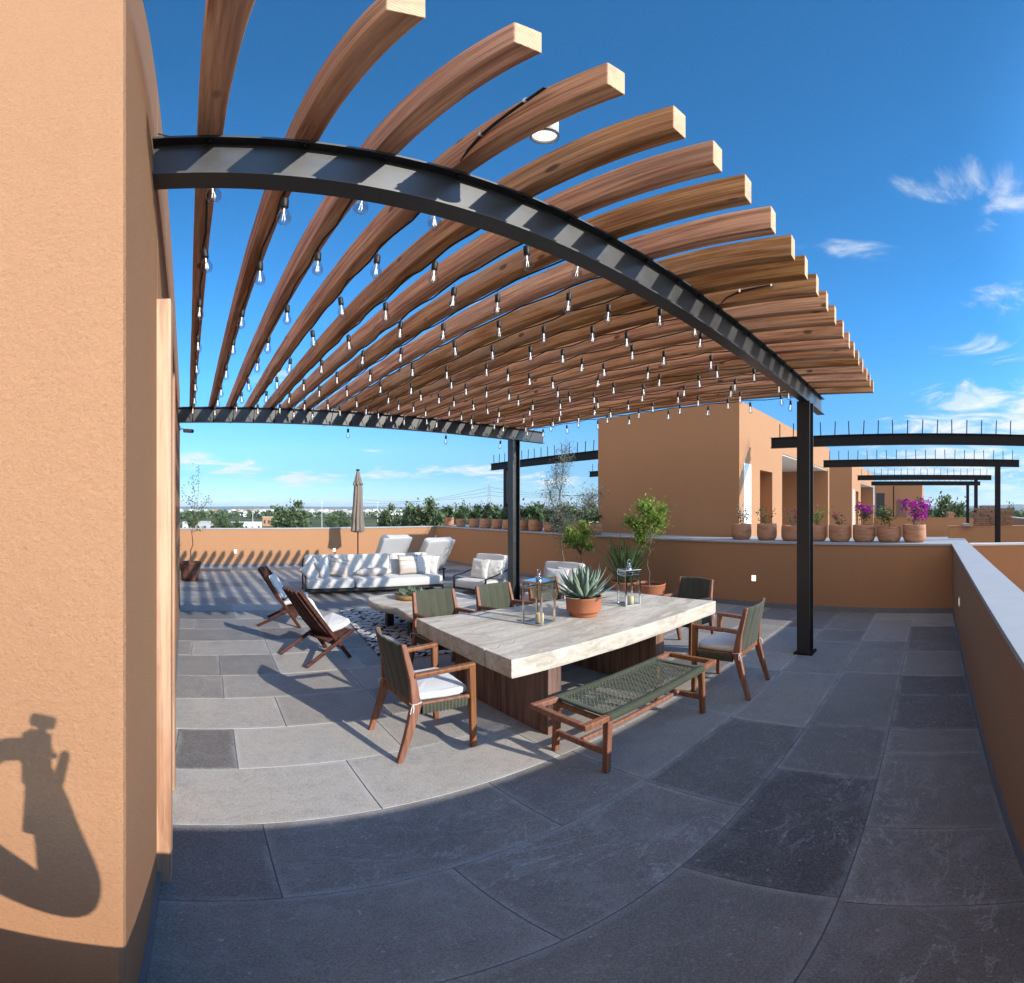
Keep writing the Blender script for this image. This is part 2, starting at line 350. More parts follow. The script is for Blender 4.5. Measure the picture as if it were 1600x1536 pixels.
def slate():
    t = NT('slate_floor_tiles'); at = t.n('ShaderNodeAttribute', attribute_name='tone'); tone = at.outputs['Fac']
    tc = t.n('ShaderNodeTexCoord')
    off = t.n('ShaderNodeVectorMath', operation='SCALE'); cm = t.n('ShaderNodeCombineXYZ'); t.l(tone, cm.inputs[2]); t.l(tone, cm.inputs[0]); t.l(cm.outputs[0], off.inputs[0]); off.inputs['Scale'].default_value = 53.7
    ad = t.n('ShaderNodeVectorMath', operation='ADD'); t.l(tc.outputs['Object'], ad.inputs[0]); t.l(off.outputs[0], ad.inputs[1]); v = ad.outputs[0]
    big = t.noise(v, 2.2, 6, .62, .3); med = t.noise(v, 11, 6, .7); fine = t.noise(v, 38, 5, .8); grit = t.noise(v, 130, 3, .75)
    c = t.mix(tone, (.094, .080, .072), (.53, .485, .415))
    c = t.mix(t.math('MULTIPLY', t.ramp(big, [(.35, 0.), (.7, 1.)]), .35), c, t.mix(tone, (.125, .113, .110), (.56, .52, .455)))
    c = t.mix(t.math('MULTIPLY', t.ramp(med, [(.38, 1.), (.52, 0.)]), .16), c, (.05, .052, .062))
    c = t.mix(t.math('MULTIPLY', t.ramp(t.noise(v, 1.3, 4, .6), [(.60, 0.), (.75, 1.)]), .45), c, (.155, .125, .105))
    def attr(nm): return t.n('ShaderNodeAttribute', attribute_name=nm).outputs['Fac']
    wear = attr('wear'); sx_ = t.n('ShaderNodeSeparateXYZ'); t.l(tc.outputs['Object'], sx_.inputs[0])
    ex_ = t.math('SUBTRACT', attr('hx'), t.math('ABSOLUTE', t.math('SUBTRACT', sx_.outputs[0], attr('cx')))); ey_ = t.math('SUBTRACT', attr('hy'), t.math('ABSOLUTE', t.math('SUBTRACT', sx_.outputs[1], attr('cy'))))
    ed = t.math('MINIMUM', ex_, ey_); edn = t.math('ADD', ed, t.math('MULTIPLY', t.math('SUBTRACT', med, .5), .05))
    smear = t.math('MULTIPLY', t.ramp(edn, [(.004, 1.), (.040, 0.)]), t.ramp(t.noise(v, 3.5, 5, .7), [(.36, 0.), (.56, 1.)]))
    c = t.mix(t.math('MULTIPLY', smear, .75), c, t.mix(tone, (.30, .29, .28), (.62, .60, .56)))
    # scuffed paler areas, different on every slab
    sc_u = t.ramp(t.noise(v, 4.2, 8, .74, .8), [(.50, 0.), (.66, 1.)]); c = t.mix(t.math('MULTIPLY', t.math('MULTIPLY', sc_u, wear), .55), c, t.mix(tone, (.25, .245, .24), (.62, .60, .57)))
    # pale chips and shell flecks
    vo = t.n('ShaderNodeTexVoronoi'); vo.inputs['Scale'].default_value = 26
    dn = t.n('ShaderNodeVectorMath', operation='ADD'); t.l(v, dn.inputs[0]); nz = t.n('ShaderNodeTexNoise'); t.l(v, nz.inputs['Vector']); nz.inputs['Scale'].default_value = 14
    s2 = t.n('ShaderNodeVectorMath', operation='SCALE'); t.l(nz.outputs['Color'], s2.inputs[0]); s2.inputs['Scale'].default_value = .09; t.l(s2.outputs[0], dn.inputs[1]); t.l(dn.outputs[0], vo.inputs['Vector'])
    fl = t.math('MULTIPLY', t.math('MULTIPLY', t.ramp(vo.outputs['Distance'], [(.13, 1.), (.24, 0.)]), t.math('ADD', wear, .35, True)), t.ramp(t.noise(v, 3.0, 4, .7), [(.47, 0.), (.58, 1.)]))
    c = t.mix(t.math('MULTIPLY', fl, .6), c, (.46, .46, .47))
    vo2 = t.n('ShaderNodeTexVoronoi'); vo2.inputs['Scale'].default_value = 17; t.l(dn.outputs[0], vo2.inputs['Vector'])
    s3 = t.n('ShaderNodeSeparateColor'); t.l(vo2.outputs['Color'], s3.inputs[0])
    chip = t.math('MULTIPLY', t.ramp(vo2.outputs['Distance'], [(.07, 1.), (.13, 0.)]), t.math('GREATER_THAN', s3.outputs[0], .80)); c = t.mix(t.math('MULTIPLY', chip, .7), c, (.56, .56, .55))
    c = t.mix(t.math('MULTIPLY', t.ramp(t.noise(v, 1.6, 6, .66), [(.36, 1.), (.50, 0.)]), .40), c, t.mix(tone, (.045, .042, .042), (.34, .32, .30)))
    # worn scratches and mineral veins: thin ridges of a distorted noise
    vn = t.noise(t.coord('Object', scale=(1.0, 2.1, 1)), 1.9, 5, .6, 1.3)
    vr = t.ramp(t.math('ABSOLUTE', t.math('SUBTRACT', vn, .5)), [(.0, 1.), (.016, 0.)])
    vm = t.math('MULTIPLY', vr, t.ramp(t.noise(v, 1.7, 3, .6), [(.46, 0.), (.60, 1.)]))
    c = t.mix(t.math('MULTIPLY', t.math('MULTIPLY', vm, t.math('MULTIPLY', wear, wear)), .75), c, (.52, .52, .52))
    c = t.mix(t.math('MULTIPLY', t.ramp(fine, [(.50, 0.), (.66, 1.)]), .30), c, t.mix(tone, (.24, .235, .235), (.62, .60, .57)))
    c = t.mix(t.math('MULTIPLY', t.ramp(grit, [(.50, 0.), (.62, 1.)]), .34), c, t.mix(tone, (.30, .295, .29), (.66, .64, .61))); c = t.mix(t.math('MULTIPLY', t.ramp(grit, [(.38, 1.), (.48, 0.)]), .38), c, t.mix(tone, (.035, .033, .035), (.20, .19, .18)))
    h = t.math('ADD', t.math('MULTIPLY', med, .8), t.math('ADD', t.math('MULTIPLY', fine, .5), t.math('MULTIPLY', grit, .18)))
    t.bump(h, .35, .004)
    return t.fin(c, t.ramp(med, [(.3, .52), (.7, .75)]), spec=.35)
M['slate'] = slate()
def fabric(name, col, var=.08, bump=.25, sc_=420):
    t = NT(name); v = t.coord('Object', rnd=True); a = t.noise(v, 5, 5, .6)
    c = t.mix(a, tuple(x * (1 - var) for x in col), tuple(min(.86, x * (1 + var)) for x in col))
    h = t.math('ADD', t.noise(v, sc_, 2, .5), t.math('MULTIPLY', t.noise(v, 7, 4, .6), 3.0)); t.bump(h, bump, .004)
    return t.fin(c, .92, spec=.15, Sheen_Weight=.15)
M['cream'] = fabric('cream_canvas', (.54, .525, .50))
M['white_fabric'] = fabric('white_canvas', (.66, .65, .635))
M['grey_fabric'] = fabric('pale_grey_canvas', (.46, .46, .46))
M['taupe'] = fabric('taupe_parasol_cloth', (.20, .165, .135), .15)
def striped(name, cols, scale, axis=2):
    t = NT(name); tc = t.n('ShaderNodeTexCoord'); sp = t.n('ShaderNodeSeparateXYZ'); t.l(tc.outputs['Object'], sp.inputs[0])
    wv = t.math('ADD', t.math('MULTIPLY', sp.outputs[axis], scale), t.math('MULTIPLY', t.noise(tc.outputs['Object'], 9, 3, .5), .05))
    fr = t.math('FRACT', wv); x = t.n('ShaderNodeValToRGB'); t.l(fr, x.inputs[0]); x.color_ramp.interpolation = 'CONSTANT'; e = x.color_ramp.elements
    while len(e) < len(cols): e.new(.5)
    for i, (p, c) in enumerate(cols): e[i].position = p; e[i].color = c + (1,)
    v = t.coord('Object'); c = t.mix(t.math('MULTIPLY', t.noise(v, 160, 3, .6), .25), x.outputs[0], (.30, .25, .22))
    t.bump(t.noise(v, 300, 2, .5), .3, .003)
    return t.fin(c, .92, spec=.15)
M['stripe'] = striped('striped_wool', [(0, (.60, .56, .50)), (.22, (.36, .30, .25)), (.28, (.62, .58, .53)), (.42, (.50, .40, .35)), (.5, (.30, .26, .23)), (.56, (.44, .38, .33)), (.8, (.58, .46, .42))], 2.6)
M['stripe_soft'] = striped('soft_striped_wool', [(0, (.70, .67, .62)), (.30, (.55, .50, .46)), (.36, (.72, .70, .66)), (.66, (.60, .55, .51)), (.71, (.72, .70, .66))], 9)
M['olive'] = fabric('olive_webbing', (.068, .070, .046), .25, .4, 260)
M['rope'] = fabric('olive_rope', (.068, .078, .050), .3, .6, 200)
M['rope_lit'] = fabric('olive_rope_lit', (.115, .125, .09), .35, .6, 200)  # lighter copy of the rope, sunlight on the weave put into its colour
def terracotta(name, col, patch=.5):
    t = NT(name); v = t.coord('Object', rnd=True)
    c = t.mix(t.noise(v, 3.5, 5, .6), tuple(x * .82 for x in col), tuple(x * 1.15 for x in col))
    bands = t.noise(t.coord('Object', scale=(1.6, 1.6, 9), rnd=True), 2.0, 5, .65, .6)
    c = t.mix(t.math('MULTIPLY', t.ramp(bands, [(.50, 0.), (.64, 1.)]), patch), c, (.15, .075, .048))
    c = t.mix(t.math('MULTIPLY', t.ramp(t.noise(v, 6, 5, .7), [(.56, 0.), (.72, 1.)]), patch * .6), c, (.58, .42, .31))
    t.bump(t.noise(v, 40, 4, .6), .2, .004)
    return t.fin(c, .8, spec=.25)
M['terracotta'] = terracotta('orange_terracotta', (.43, .155, .075), .12)
M['old_pot'] = terracotta('stained_terracotta', (.47, .235, .13), .55)
M['dark_pot'] = terracotta('dark_brown_pot', (.12, .052, .036), .4)
M['soil'] = m_flat('potting_soil', (.035, .024, .017), .95, var=.5, nscale=40, bump=.5)
def leaf(name, a, b, transl=.35, rough=.5, scale=9):
    t = NT(name); v = t.coord('Object', rnd=True); n_ = t.noise(v, scale, 3, .6)
    gi = t.n('ShaderNodeNewGeometry'); f = t.math('ADD', t.math('MULTIPLY', gi.outputs['Random Per Island'], .6), t.math('MULTIPLY', n_, .4))
    c = t.mix(t.ramp(f, [(.2, 0.), (.8, 1.)]), a, b); t.fin(c, rough, spec=.3)
    tr = t.n('ShaderNodeBsdfTranslucent'); t.l(c, tr.inputs[0]); mx = t.n('ShaderNodeMixShader'); mx.inputs[0].default_value = transl
    t.l(t.b.outputs[0], mx.inputs[1]); t.l(tr.outputs[0], mx.inputs[2]); t.l(mx.outputs[0], t.out.inputs[0])
    return t.m
M['leaf'] = leaf('green_leaf', (.045, .085, .022), (.14, .21, .06))
M['leaf_lime'] = leaf('lemon_leaf', (.12, .20, .03), (.34, .45, .09), .5)
M['leaf_olive'] = leaf('olive_leaf', (.09, .11, .075), (.27, .30, .23), .3)
M['leaf_dark'] = leaf('dark_leaf', (.030, .055, .018), (.09, .14, .045), .3)
M['leaf_far'] = leaf('far_tree_leaf', (.040, .068, .024), (.15, .20, .085), .2, .7, 1.2)
M['blade'] = leaf('iris_blade', (.035, .075, .025), (.16, .23, .10), .3)
M['petal'] = leaf('magenta_bract', (.30, .010, .22), (.55, .035, .42), .5)
M['petal_red'] = leaf('red_bract', (.35, .015, .07), (.50, .05, .12), .5)
M['agave'] = leaf('agave_leaf', (.16, .22, .165), (.34, .42, .32), .08, .55, 14)
M['succulent'] = leaf('succulent_leaf', (.13, .20, .15), (.30, .36, .24), .1, .5, 14)
M['bark'] = m_flat('bark', (.16, .12, .085), .9, var=.4, nscale=22, bump=.4)
M['chrome'] = m_flat('polished_steel', (.62, .62, .63), .12, 1.0, .5, .03)
def glass(name, tint=(1, 1, 1), refl=1.0):
    t = NT(name); t.t.nodes.remove(t.b)
    tr = t.n('ShaderNodeBsdfTransparent'); tr.inputs[0].default_value = tint + (1,)
    gl = t.n('ShaderNodeBsdfGlossy'); gl.inputs['Roughness'].default_value = .03
    lw = t.n('ShaderNodeLayerWeight'); lw.inputs[0].default_value = .5; fr_ = t.math('ADD', t.math('MULTIPLY', t.math('POWER', lw.outputs['Facing'], 4.0), .65), .035)
    mx = t.n('ShaderNodeMixShader'); t.l(t.math('MULTIPLY', fr_, refl, True), mx.inputs[0]); t.l(tr.outputs[0], mx.inputs[1]); t.l(gl.outputs[0], mx.inputs[2]); t.l(mx.outputs[0], t.out.inputs[0])
    return t.m
M['glass'] = glass('clear_glass', (.97, .98, .98), 1.3)
M['bulb_glass'] = glass('bulb_glass', (.84, .86, .88), 2.2)
def emit(name, col, st):
    t = NT(name); t.fin(col, .5); t.b.inputs['Emission Color'].default_value = col + (1,); t.b.inputs['Emission Strength'].default_value = st; return t.m
M['filament'] = emit('glowing_filament', (1.0, .90, .75), .8)
M['lamp_lens'] = emit('frosted_lamp_lens', (1.0, .93, .80), .55)
M['wall_lamp'] = emit('lit_wall_lamp', (1.0, .84, .60), .9)
M['wax'] = m_flat('ivory_wax', (.70, .55, .28), .45, var=.1, Subsurface_Weight=.0)
M['white_paint'] = m_flat('white_paint', (.72, .72, .70), .5, var=.08)
def rug():
    t = NT('berber_rug'); v = t.coord('Object')
    sp = t.n('ShaderNodeSeparateXYZ'); t.l(v, sp.inputs[0])
    wob = t.math('MULTIPLY', t.noise(v, 6, 3, .6), .16)
    x = t.math('ADD', sp.outputs[0], wob); y = t.math('ADD', sp.outputs[1], wob)
    # zigzag lines: y + |tri(x)|, broken up by noise
    tri = t.math('PINGPONG', x, .11); s = t.math('ADD', y, tri); f = t.math('PINGPONG', s, .085)
    line = t.ramp(f, [(.17, 1.), (.24, 0.)]); 
    sr = t.n('ShaderNodeMath', operation='MULTIPLY'); t.l(f, sr.inputs[0]); sr.inputs[1].default_value = 11.7
    line = t.ramp(sr.outputs[0], [(.26, 1.), (.34, 0.)])
    tri2 = t.math('PINGPONG', t.math('ADD', y, .3), .13); f2 = t.math('MULTIPLY', t.math('PINGPONG', t.math('ADD', x, tri2), .21), 4.8)
    line2 = t.ramp(f2, [(.12, 1.), (.18, 0.)])
    brk = t.ramp(t.noise(v, 11, 2, .5), [(.42, 0.), (.46, 1.)])
    k = t.math('MULTIPLY', t.math('MAXIMUM', line, line2), brk)
    c = t.mix(k, (.52, .51, .50), (.022, .020, .022)); t.bump(t.noise(v, 220, 2, .6), .5, .006)
    return t.fin(c, .95, spec=.1)
M['rug'] = rug()
M['mat_grey'] = m_flat('grey_woven_mat', (.16, .17, .19), .9, var=.3, nscale=60, bump=.4)
M['concrete'] = m_flat('concrete', (.36, .35, .33), .85, var=.15, nscale=3, bump=.15)
M['brick'] = m_flat('brown_brick', (.24, .14, .09), .9, var=.5, nscale=9, bump=.4)
M['dark_glass'] = m_flat('dark_window_glass', (.045, .055, .06), .12, var=.2)
M['skin'] = m_flat('skin', (.50, .30, .20), .55, var=.06)
M['shirt'] = fabric('dark_blue_shirt', (.05, .06, .09))
M['trousers'] = fabric('grey_trousers', (.10, .10, .11))
M['hair'] = m_flat('dark_hair', (.02, .014, .01), .6, var=.3, nscale=40)
# ------------------------------------------------------------------ floor of the terrace: one sheet of tiles with real joints
def west_x(y): return -.10 - .0535 * y           # face of the building along the terrace
PT = 1.14                                         # parapet top
def floor_tiles():
    ys = [-.34, .30, .895, 1.482, 2.067, 2.673, 3.27, 3.885, 4.48, 5.155, 5.75, 6.35, 6.94, 7.54, 8.13, 8.73, 9.32, 9.92, 10.5, 11.1, 11.7, 12.3, 12.9, 13.46]
    joints = {0: [-2.1, -.9, .25, 1.45, 2.035, 2.88, 3.27, 3.96, 4.47, 5.3, 6.5], 1: [-1.9, -.7, .3, 1.477, 2.54, 3.265, 4.51, 5.72, 6.9],
              2: [-1.5, -.3, .865, 2.055, 3.17, 4.385, 5.6, 6.2], 3: [-1.0, .237, 1.43, 2.07, 3.2, 4.37, 4.97, 6.15], 4: [-.6, .815, 1.98, 2.63, 3.8, 5.0, 6.2],
              5: [-.22, .165, 1.215, 2.4, 3.6, 4.2, 5.4, 6.6], 6: [-.8, .55, 1.37, 2.5, 3.7, 4.9, 6.1], 7: [-.4, .12, 1.365, 2.55, 3.75, 5.5, 6.7]}
    tones = {(0, 4): .34, (0, 5): .32, (0, 6): .12, (0, 7): .10, (0, 3): .30, (0, 2): .32, (0, 8): .35, (1, 1): .34, (1, 2): .30, (1, 3): .06, (1, 4): .2, (1, 5): .3, (1, 6): .35,
             (2, 1): .38, (2, 2): .30, (2, 3): .14, (2, 4): .40, (2, 5): .36, (3, 1): .22, (3, 2): .34, (3, 3): .30, (3, 4): .45, (3, 5): .42, (4, 1): .86, (4, 2): .80, (4, 3): .6, (5, 0): .6, (5, 1): .15, (5, 2): .82, (5, 3): .72,
             (6, 1): .78, (6, 2): .62, (7, 1): .40, (7, 2): .52, (7, 3): .60}
    rng = random.Random(3); mb = MB(); FA = {k: [] for k in ('wear', 'cx', 'cy', 'hx', 'hy')}
    wears = {(0, 1): .9, (0, 2): 1.0, (0, 3): 1.0, (0, 4): .75, (0, 6): .6, (1, 3): .8, (1, 2): .5, (2, 2): .9, (2, 3): .6, (3, 2): .5, (1, 4): .55, (3, 1): .7}
    for r in range(len(ys) - 1):
        y0, y1 = ys[r], ys[r + 1]
        if r in joints: xs = [-3.4] + joints[r] + [7.42]
        else:
            xs = [-5.2 if y0 > 8 else -1.2]; xs.append(xs[0] + rng.choice([.4, .7, 1.0]))
            while xs[-1] < 7.3: xs.append(xs[-1] + rng.choice([.59, 1.19, 1.19, .9]))
            xs[-1] = 7.42
        for i in range(len(xs) - 1):
            a, b = xs[i], xs[i + 1]
            if b - a < .05: continue
            tn = tones.get((r, i - 1 if r < 3 else i), rng.choice([.3, .45, .55, .6, .7, .5, .4, .2])) + rng.uniform(-.03, .03) + .001
            mb.t = max(.02, tn); g = .0026; c = .0011; dz = rng.uniform(-.0008, .0008)
            x0, x1, q0, q1 = a + g, b - g, y0 + g, y1 - g
            v = [(x0, q0, -.01), (x1, q0, -.01), (x1, q1, -.01), (x0, q1, -.01), (x0, q0, -c + dz), (x1, q0, -c + dz), (x1, q1, -c + dz), (x0, q1, -c + dz),
                 (x0 + c, q0 + c, dz), (x1 - c, q0 + c, dz), (x1 - c, q1 - c, dz), (x0 + c, q1 - c, dz)]
            for k_, q_ in zip(('wear', 'cx', 'cy', 'hx', 'hy'), (wears.get((r, i - 1), rng.choice([.1, .25, .4, .6])), (a + b) / 2, (y0 + y1) / 2, (b - a) / 2, (y1 - y0) / 2)): FA[k_] += [q_] * 9
            mb.add(v, [(0, 1, 5, 4), (1, 2, 6, 5), (2, 3, 7, 6), (3, 0, 4, 7), (4, 5, 9, 8), (5, 6, 10, 9), (6, 7, 11, 10), (7, 4, 8, 11), (8, 9, 10, 11)])
    mb.fa = FA; mb.build('floor', M['slate'], kind='structure')
    g = MB(); g.b2(-5.2, -.6, -.25, 7.5, 13.6, -.0045); g.build('floor_bed', M['grout'], kind='structure')
floor_tiles()

# ------------------------------------------------------------------ our building (west) and its parapets
GZ = -8.0
def house():
    h = thing('house', 'tall ochre rendered building wall along the left edge of the terrace', 'building', (-6, 4, 0))
    def P(x, y): return (x + 6, y - 4)
    # wall mass with a doorway recess between y 1.62 and 2.42
    mb = MB(); y0, y1, top = .75, 8.4, 3.85
    da, db, dt, rec = 1.64, 2.42, 2.42, .16
    ya = [y0, da, db, y1]
    def seg(a, b, z0, z1, inset=0):
        xa, xb = west_x(a) - inset, west_x(b) - inset
        mb.prism([P(-6 if False else -12, a), P(xa, a), P(xb, b), P(-12, b)], z0, z1)
    seg(y0, da, -.2, top); seg(db, y1, -.2, top)
    mb.prism([P(-12, da), P(west_x(da), da), P(west_x(db), db), P(-12, db)], dt, top)
    mb.prism([P(-12, da), P(west_x(da) - rec, da), P(west_x(db) - rec, db), P(-12, db)], -.2, dt)
    mb.build('wall', M['plaster'], h, bevel=.012)
    # slate skirting on the long wall
    sk = MB()
    for a, b in ((y0 - .01, da - .05), (db + .06, y1 + .01)):
        sk.prism([P(west_x(a) - .02, a), P(west_x(a) + .014, a), P(west_x(b) + .014, b), P(west_x(b) - .02, b)], .001, .085)
    sk.b2(*(P(-4, y0 - .013) + (.001,)), *(P(west_x(y0) + .013, y0 + .01) + (.085,)))
    sk.build('skirting', M['skirting'], h, bevel=.003)
    d = MB(); xi = west_x(2.0) - .11
    d.box((*P(xi, (da + db) / 2), 1.2), (.05, db - da - .06, 2.38)); dr = d.build('door', M['door_wood'], h, bevel=.004)
    f = MB(); f.b2(*(P(west_x(da) - .15, da - .045) + (.002,)), *(P(west_x(da) + .052, da + .03) + (2.49,))); f.build('door_jamb', M['door_wood'], h, bevel=.004)
    f = MB(); f.b2(*(P(west_x(db) - .15, db - .02) + (.002,)), *(P(west_x(db) + .045, db + .05) + (2.44,))); f.build('door_jamb', M['door_wood'], h, bevel=.004)
    f = MB(); f.b2(*(P(west_x(db) - .15, da + .031) + (2.36,)), *(P(west_x(db) + .03, db - .021) + (2.43,))); f.build('door_head', M['door_wood'], h, bevel=.004)
    g = MB(); g.tube([(P(xi + .06, 2.30) + (1.0,)), (P(xi + .06, 2.30) + (1.15,))], .012); g.build('handle', M['black_metal'], dr).parent = h
    # body of the building below the terrace
    b = MB(); b.b2(-12 + 6, -.75 - 4, GZ, 7.34 + 6, 13.5 - 4, -.26); b.build('lower_storeys', M['plaster_far'], h)
house()

def parapet(name, label, poly_wall, poly_cope, sk_segs, top=PT, mat='plaster', z0=-.2, cope_t=.03, group=None):
    w_ = thing(name, label, 'wall', (0, 0, 0), 0, group)
    mb = MB(); mb.prism(poly_wall, z0, top - cope_t); mb.build('wall', M[mat], w_)
    mb = MB(); mb.prism(poly_cope, top - cope_t, top); mb.build('coping', M['coping'], w_, bevel=.003)
    if sk_segs:
        mb = MB()
        for (a, b, nrm) in sk_segs:
            a, b, n_ = Vector(a), Vector(b), Vector(nrm) * .014
            mb.prism([tuple(a), tuple(b), tuple(b + n_), tuple(a + n_)], .001, .085)
        mb.build('skirting', M['skirting'], w_, bevel=.003)
    return w_
ex = lambda y: 7.36 - .0131 * (y + .34)
south_wall = parapet('parapet_wall', 'low brown parapet at the right edge with wide pale grey coping running towards the camera', [(-6, -.58), (7.60, -.58), (7.355, -.342), (-6, -.342)],
        [(-6, -.605), (7.62, -.605), (7.335, -.32), (-6, -.32)], [((-6, -.342), (7.355, -.342), (0, 1))])
east_wall = parapet('parapet_wall', 'long brown parapet behind the dining set, its ledge carrying a row of potted plants', [(ex(-.342), -.342), (7.62, -.605), (8.62, -.605), (8.62, 3.60), (8.18, 3.60), (8.18, 13.7), (ex(13.4), 13.4)],
        [(ex(-.32) - .022, -.318), (7.64, -.606), (8.66, -.62), (8.66, 3.62), (8.2, 3.62), (8.2, 13.74), (ex(13.4) - .022, 13.40)], [((ex(13.4), 13.4), (ex(-.34), -.34), (-1, 0))])
north_wall = parapet('parapet_wall', 'sunlit ochre parapet at the far end striped with rafter shadows', [(-9, 13.42), (ex(13.42), 13.42), (ex(13.42), 13.7), (-9, 13.7)],
        [(-9, 13.40), (ex(13.4) - .02, 13.40), (ex(13.4) - .02, 13.74), (-9, 13.74)], [((-9, 13.42), (ex(13.4), 13.42), (0, -1))], top=1.13)
def G(px, py, z=0.0):
    """point at height z whose bearing and dip were read off the photograph"""
    th = (px - NX) / PXR; r_ = (EYE - z) / math.tan((py - HY) / PXR); return Vector((r_ * math.sin(th), r_ * math.cos(th), z))
def wall_lamp(loc, nrm, label, lens='wall_lamp'):
    """recessed step light: frame and lens, set on a wall"""
    t = thing('step_light', label, 'wall light', loc, math.atan2(nrm[1], nrm[0]) - PI / 2, 'small step lights set low in the parapets')
    m = MB()
    for d in ((-.040, 0, .008, .11), (.040, 0, .008, .11)): m.box((d[0], 0, 0), (d[2], .014, d[3]))
    for z in (-.052, .052): m.box((0, 0, z), (.072, .014, .007))
    m.build('frame', M['white_paint'], t); m = MB(); m.box((0, -.002, 0), (.072, .012, .097)); m.build('lens', M[lens], t)
wall_lamp((.745, 13.412, .45), (0, -1), 'small step light in the sunlit striped parapet, nearest the building')
wall_lamp((3.72, 13.412, .45), (0, -1), 'small step light in the far parapet just above the sofa back')
wall_lamp((ex(3.0) - .006, 2.98, .50), (-1, 0), 'small lit step light in the brown parapet right of the dining chairs')
wall_lamp((5.55, -.336, .56), (0, 1), 'small step light seen edge-on in the right parapet')

# ------------------------------------------------------------------ pergola
RX = [.036, .328, .596, .875, 1.174, 1.428, 1.70, 1.997, 2.304, 2.560, 2.823, 3.096, 3.368, 3.678, 3.955, 4.213, 4.475, 4.743, 5.052, 5.320, 5.618]
RSL = -.0495
RZ0, RZ1 = 3.165, 3.318
def rafter_x(i, y): return RX[i] + RSL * (y - .716)
YF, YR = 1.43, 6.50
def pergola():
    p = thing('pergola', 'steel and timber pergola with round-the-back weathered rafters over the terrace', 'pergola', (0, 0, 0))
    p['label'] = 'pergola of black steel beams carrying thick weathered timber rafters over the dining terrace'
    for y, x1 in ((YF, 5.82), (YR, 5.76)):
        x0 = west_x(y) - .02; m = MB()
        m.b2(x0, y - .05, 3.148, x1, y + .05, 3.160); m.b2(x0, y - .05, 2.940, x1, y + .05, 2.952); m.b2(x0, y - .006, 2.9521, x1 - .002, y + .006, 3.1479)
        m.build('steel_beam', M['steel'], p, bevel=.001)
        b0 = None
        for i in range(21):
            if b0 is None:
                m2 = MB(); m2.lathe([(0, -.02), (.008, -.02), (.008, -.006), (.014, -.006), (.014, 0)], n=6, smooth=False); b0 = b = m2.build('rafter_bolt', M['steel_dark'], p)
            else: b = copy_tree(b0, parent=p)
            b.location = (rafter_x(i, y), y - .034, 3.1478)
    for y in (YF, YR):
        m = MB(); X = 5.06
        m.b2(X - .08, y - .076, .012, X - .068, y + .076, 2.9395); m.b2(X + .068, y - .076, .012, X + .08, y + .076, 2.9395); m.b2(X - .0679, y - .005, .012, X + .0679, y + .005, 2.9395)
        m.build('post', M['steel'], p, bevel=.001)
        m = MB(); m.box((X, y, .0065), (.22, .22, .011))
        for a in (-1, 1):
            for b in (-1, 1): m.lathe([(.0, .026), (.012, .026), (.012, .0121)], (X + a * .095, y + b * .095, 0), 6, False)
        m.build('base_plate', M['steel_dark'], p)
    rng = random.Random(5)
    for i in range(21):
        y0, y1 = .716, 7.56; n = 28; m = MB()
        hw = .0375 + rng.uniform(-.001, .0015)
        ph = rng.uniform(0, 9)
        L_ = y1 - y0
        sec = [(-1, -1), (1, -1), (1, 1), (-1, 1)]; vs_ = []
        for k in range(n + 1):
            yy = L_ * k / n
            wx = .0035 * noise.noise((yy * .8, i * 3.1, ph)); wz = .004 * noise.noise((yy * .7, i * 5.3 + 9, ph))
            for a, b in sec:
                ja = .0022 * noise.noise((yy * 3.1, a * 5 + i, b * 3)); vs_.append((a * (hw + ja) + wx, yy, (RZ1 - RZ0) * (1 if b > 0 else 0) + (wz + ja if b > 0 else wz * .4)))
        fs = []
        for k in range(n):
            for q in range(4): fs.append((k * 4 + q, (k + 1) * 4 + q, (k + 1) * 4 + (q + 1) % 4, k * 4 + (q + 1) % 4))
        m.m = 0; m.add(vs_, fs); m.m = 1; m.add(vs_[:4], [(3, 2, 1, 0)][::1]); m.add(vs_[-4:], [(0, 1, 2, 3)])
        o = m.build('rafter', [M['rafter'], M['endgrain']], p, weld=True, bevel=.004)
        o.location = (RX[i], y0, RZ0); o.rotation_euler = (0, 0, -math.atan(RSL))
        if i in (5, 7, 8, 9, 12):
            b = MB(); yb = (1.6 if i != 7 else 2.3) - y0
            b.lathe([(.0, .03), (.008, .03), (.008, -.02)], (.0, yb, RZ1 - RZ0), 8); bo = b.build('bolt_end', M['steel_dark'], o)
    # black conduit looping up the side of the fourth and eleventh rafters
    for i, n_ in ((3, 0), (10, 1)):
        x = rafter_x(i, 1.2) - .044
        pts = [(x + .004, 1.33, 3.17), (x, 1.28, 3.20), (x, 1.20, 3.235), (x, 1.08, 3.25), (x, .98, 3.262), (x - .002, .90, 3.275)] if i == 3 else \
              [(x + .002, 1.36, 3.17), (x, 1.32, 3.21), (x, 1.22, 3.245), (x, 1.10, 3.25), (x, 1.0, 3.252)]
        m = MB(); m.tube(pts, .0065, 8); m.build('conduit', M['rubber'], p)
        for q in (2, 4): a = pts[q]; m = MB(); m.box((a[0] - .003, a[1], a[2]), (.012, .012, .024)); m.build('clip', M['chrome'], p)
    m = MB(); m.tube([(-.16, 1.40, 3.20), (-.10, 1.42, 3.185), (-.02, 1.44, 3.172), (.05, 1.43, 3.172), (.0, 1.40, 3.175), (-.07, 1.41, 3.18), (.01, 1.39, 3.172)], .004, 6); m.build('loose_cable', M['rubber'], p)
    return p
pergola()
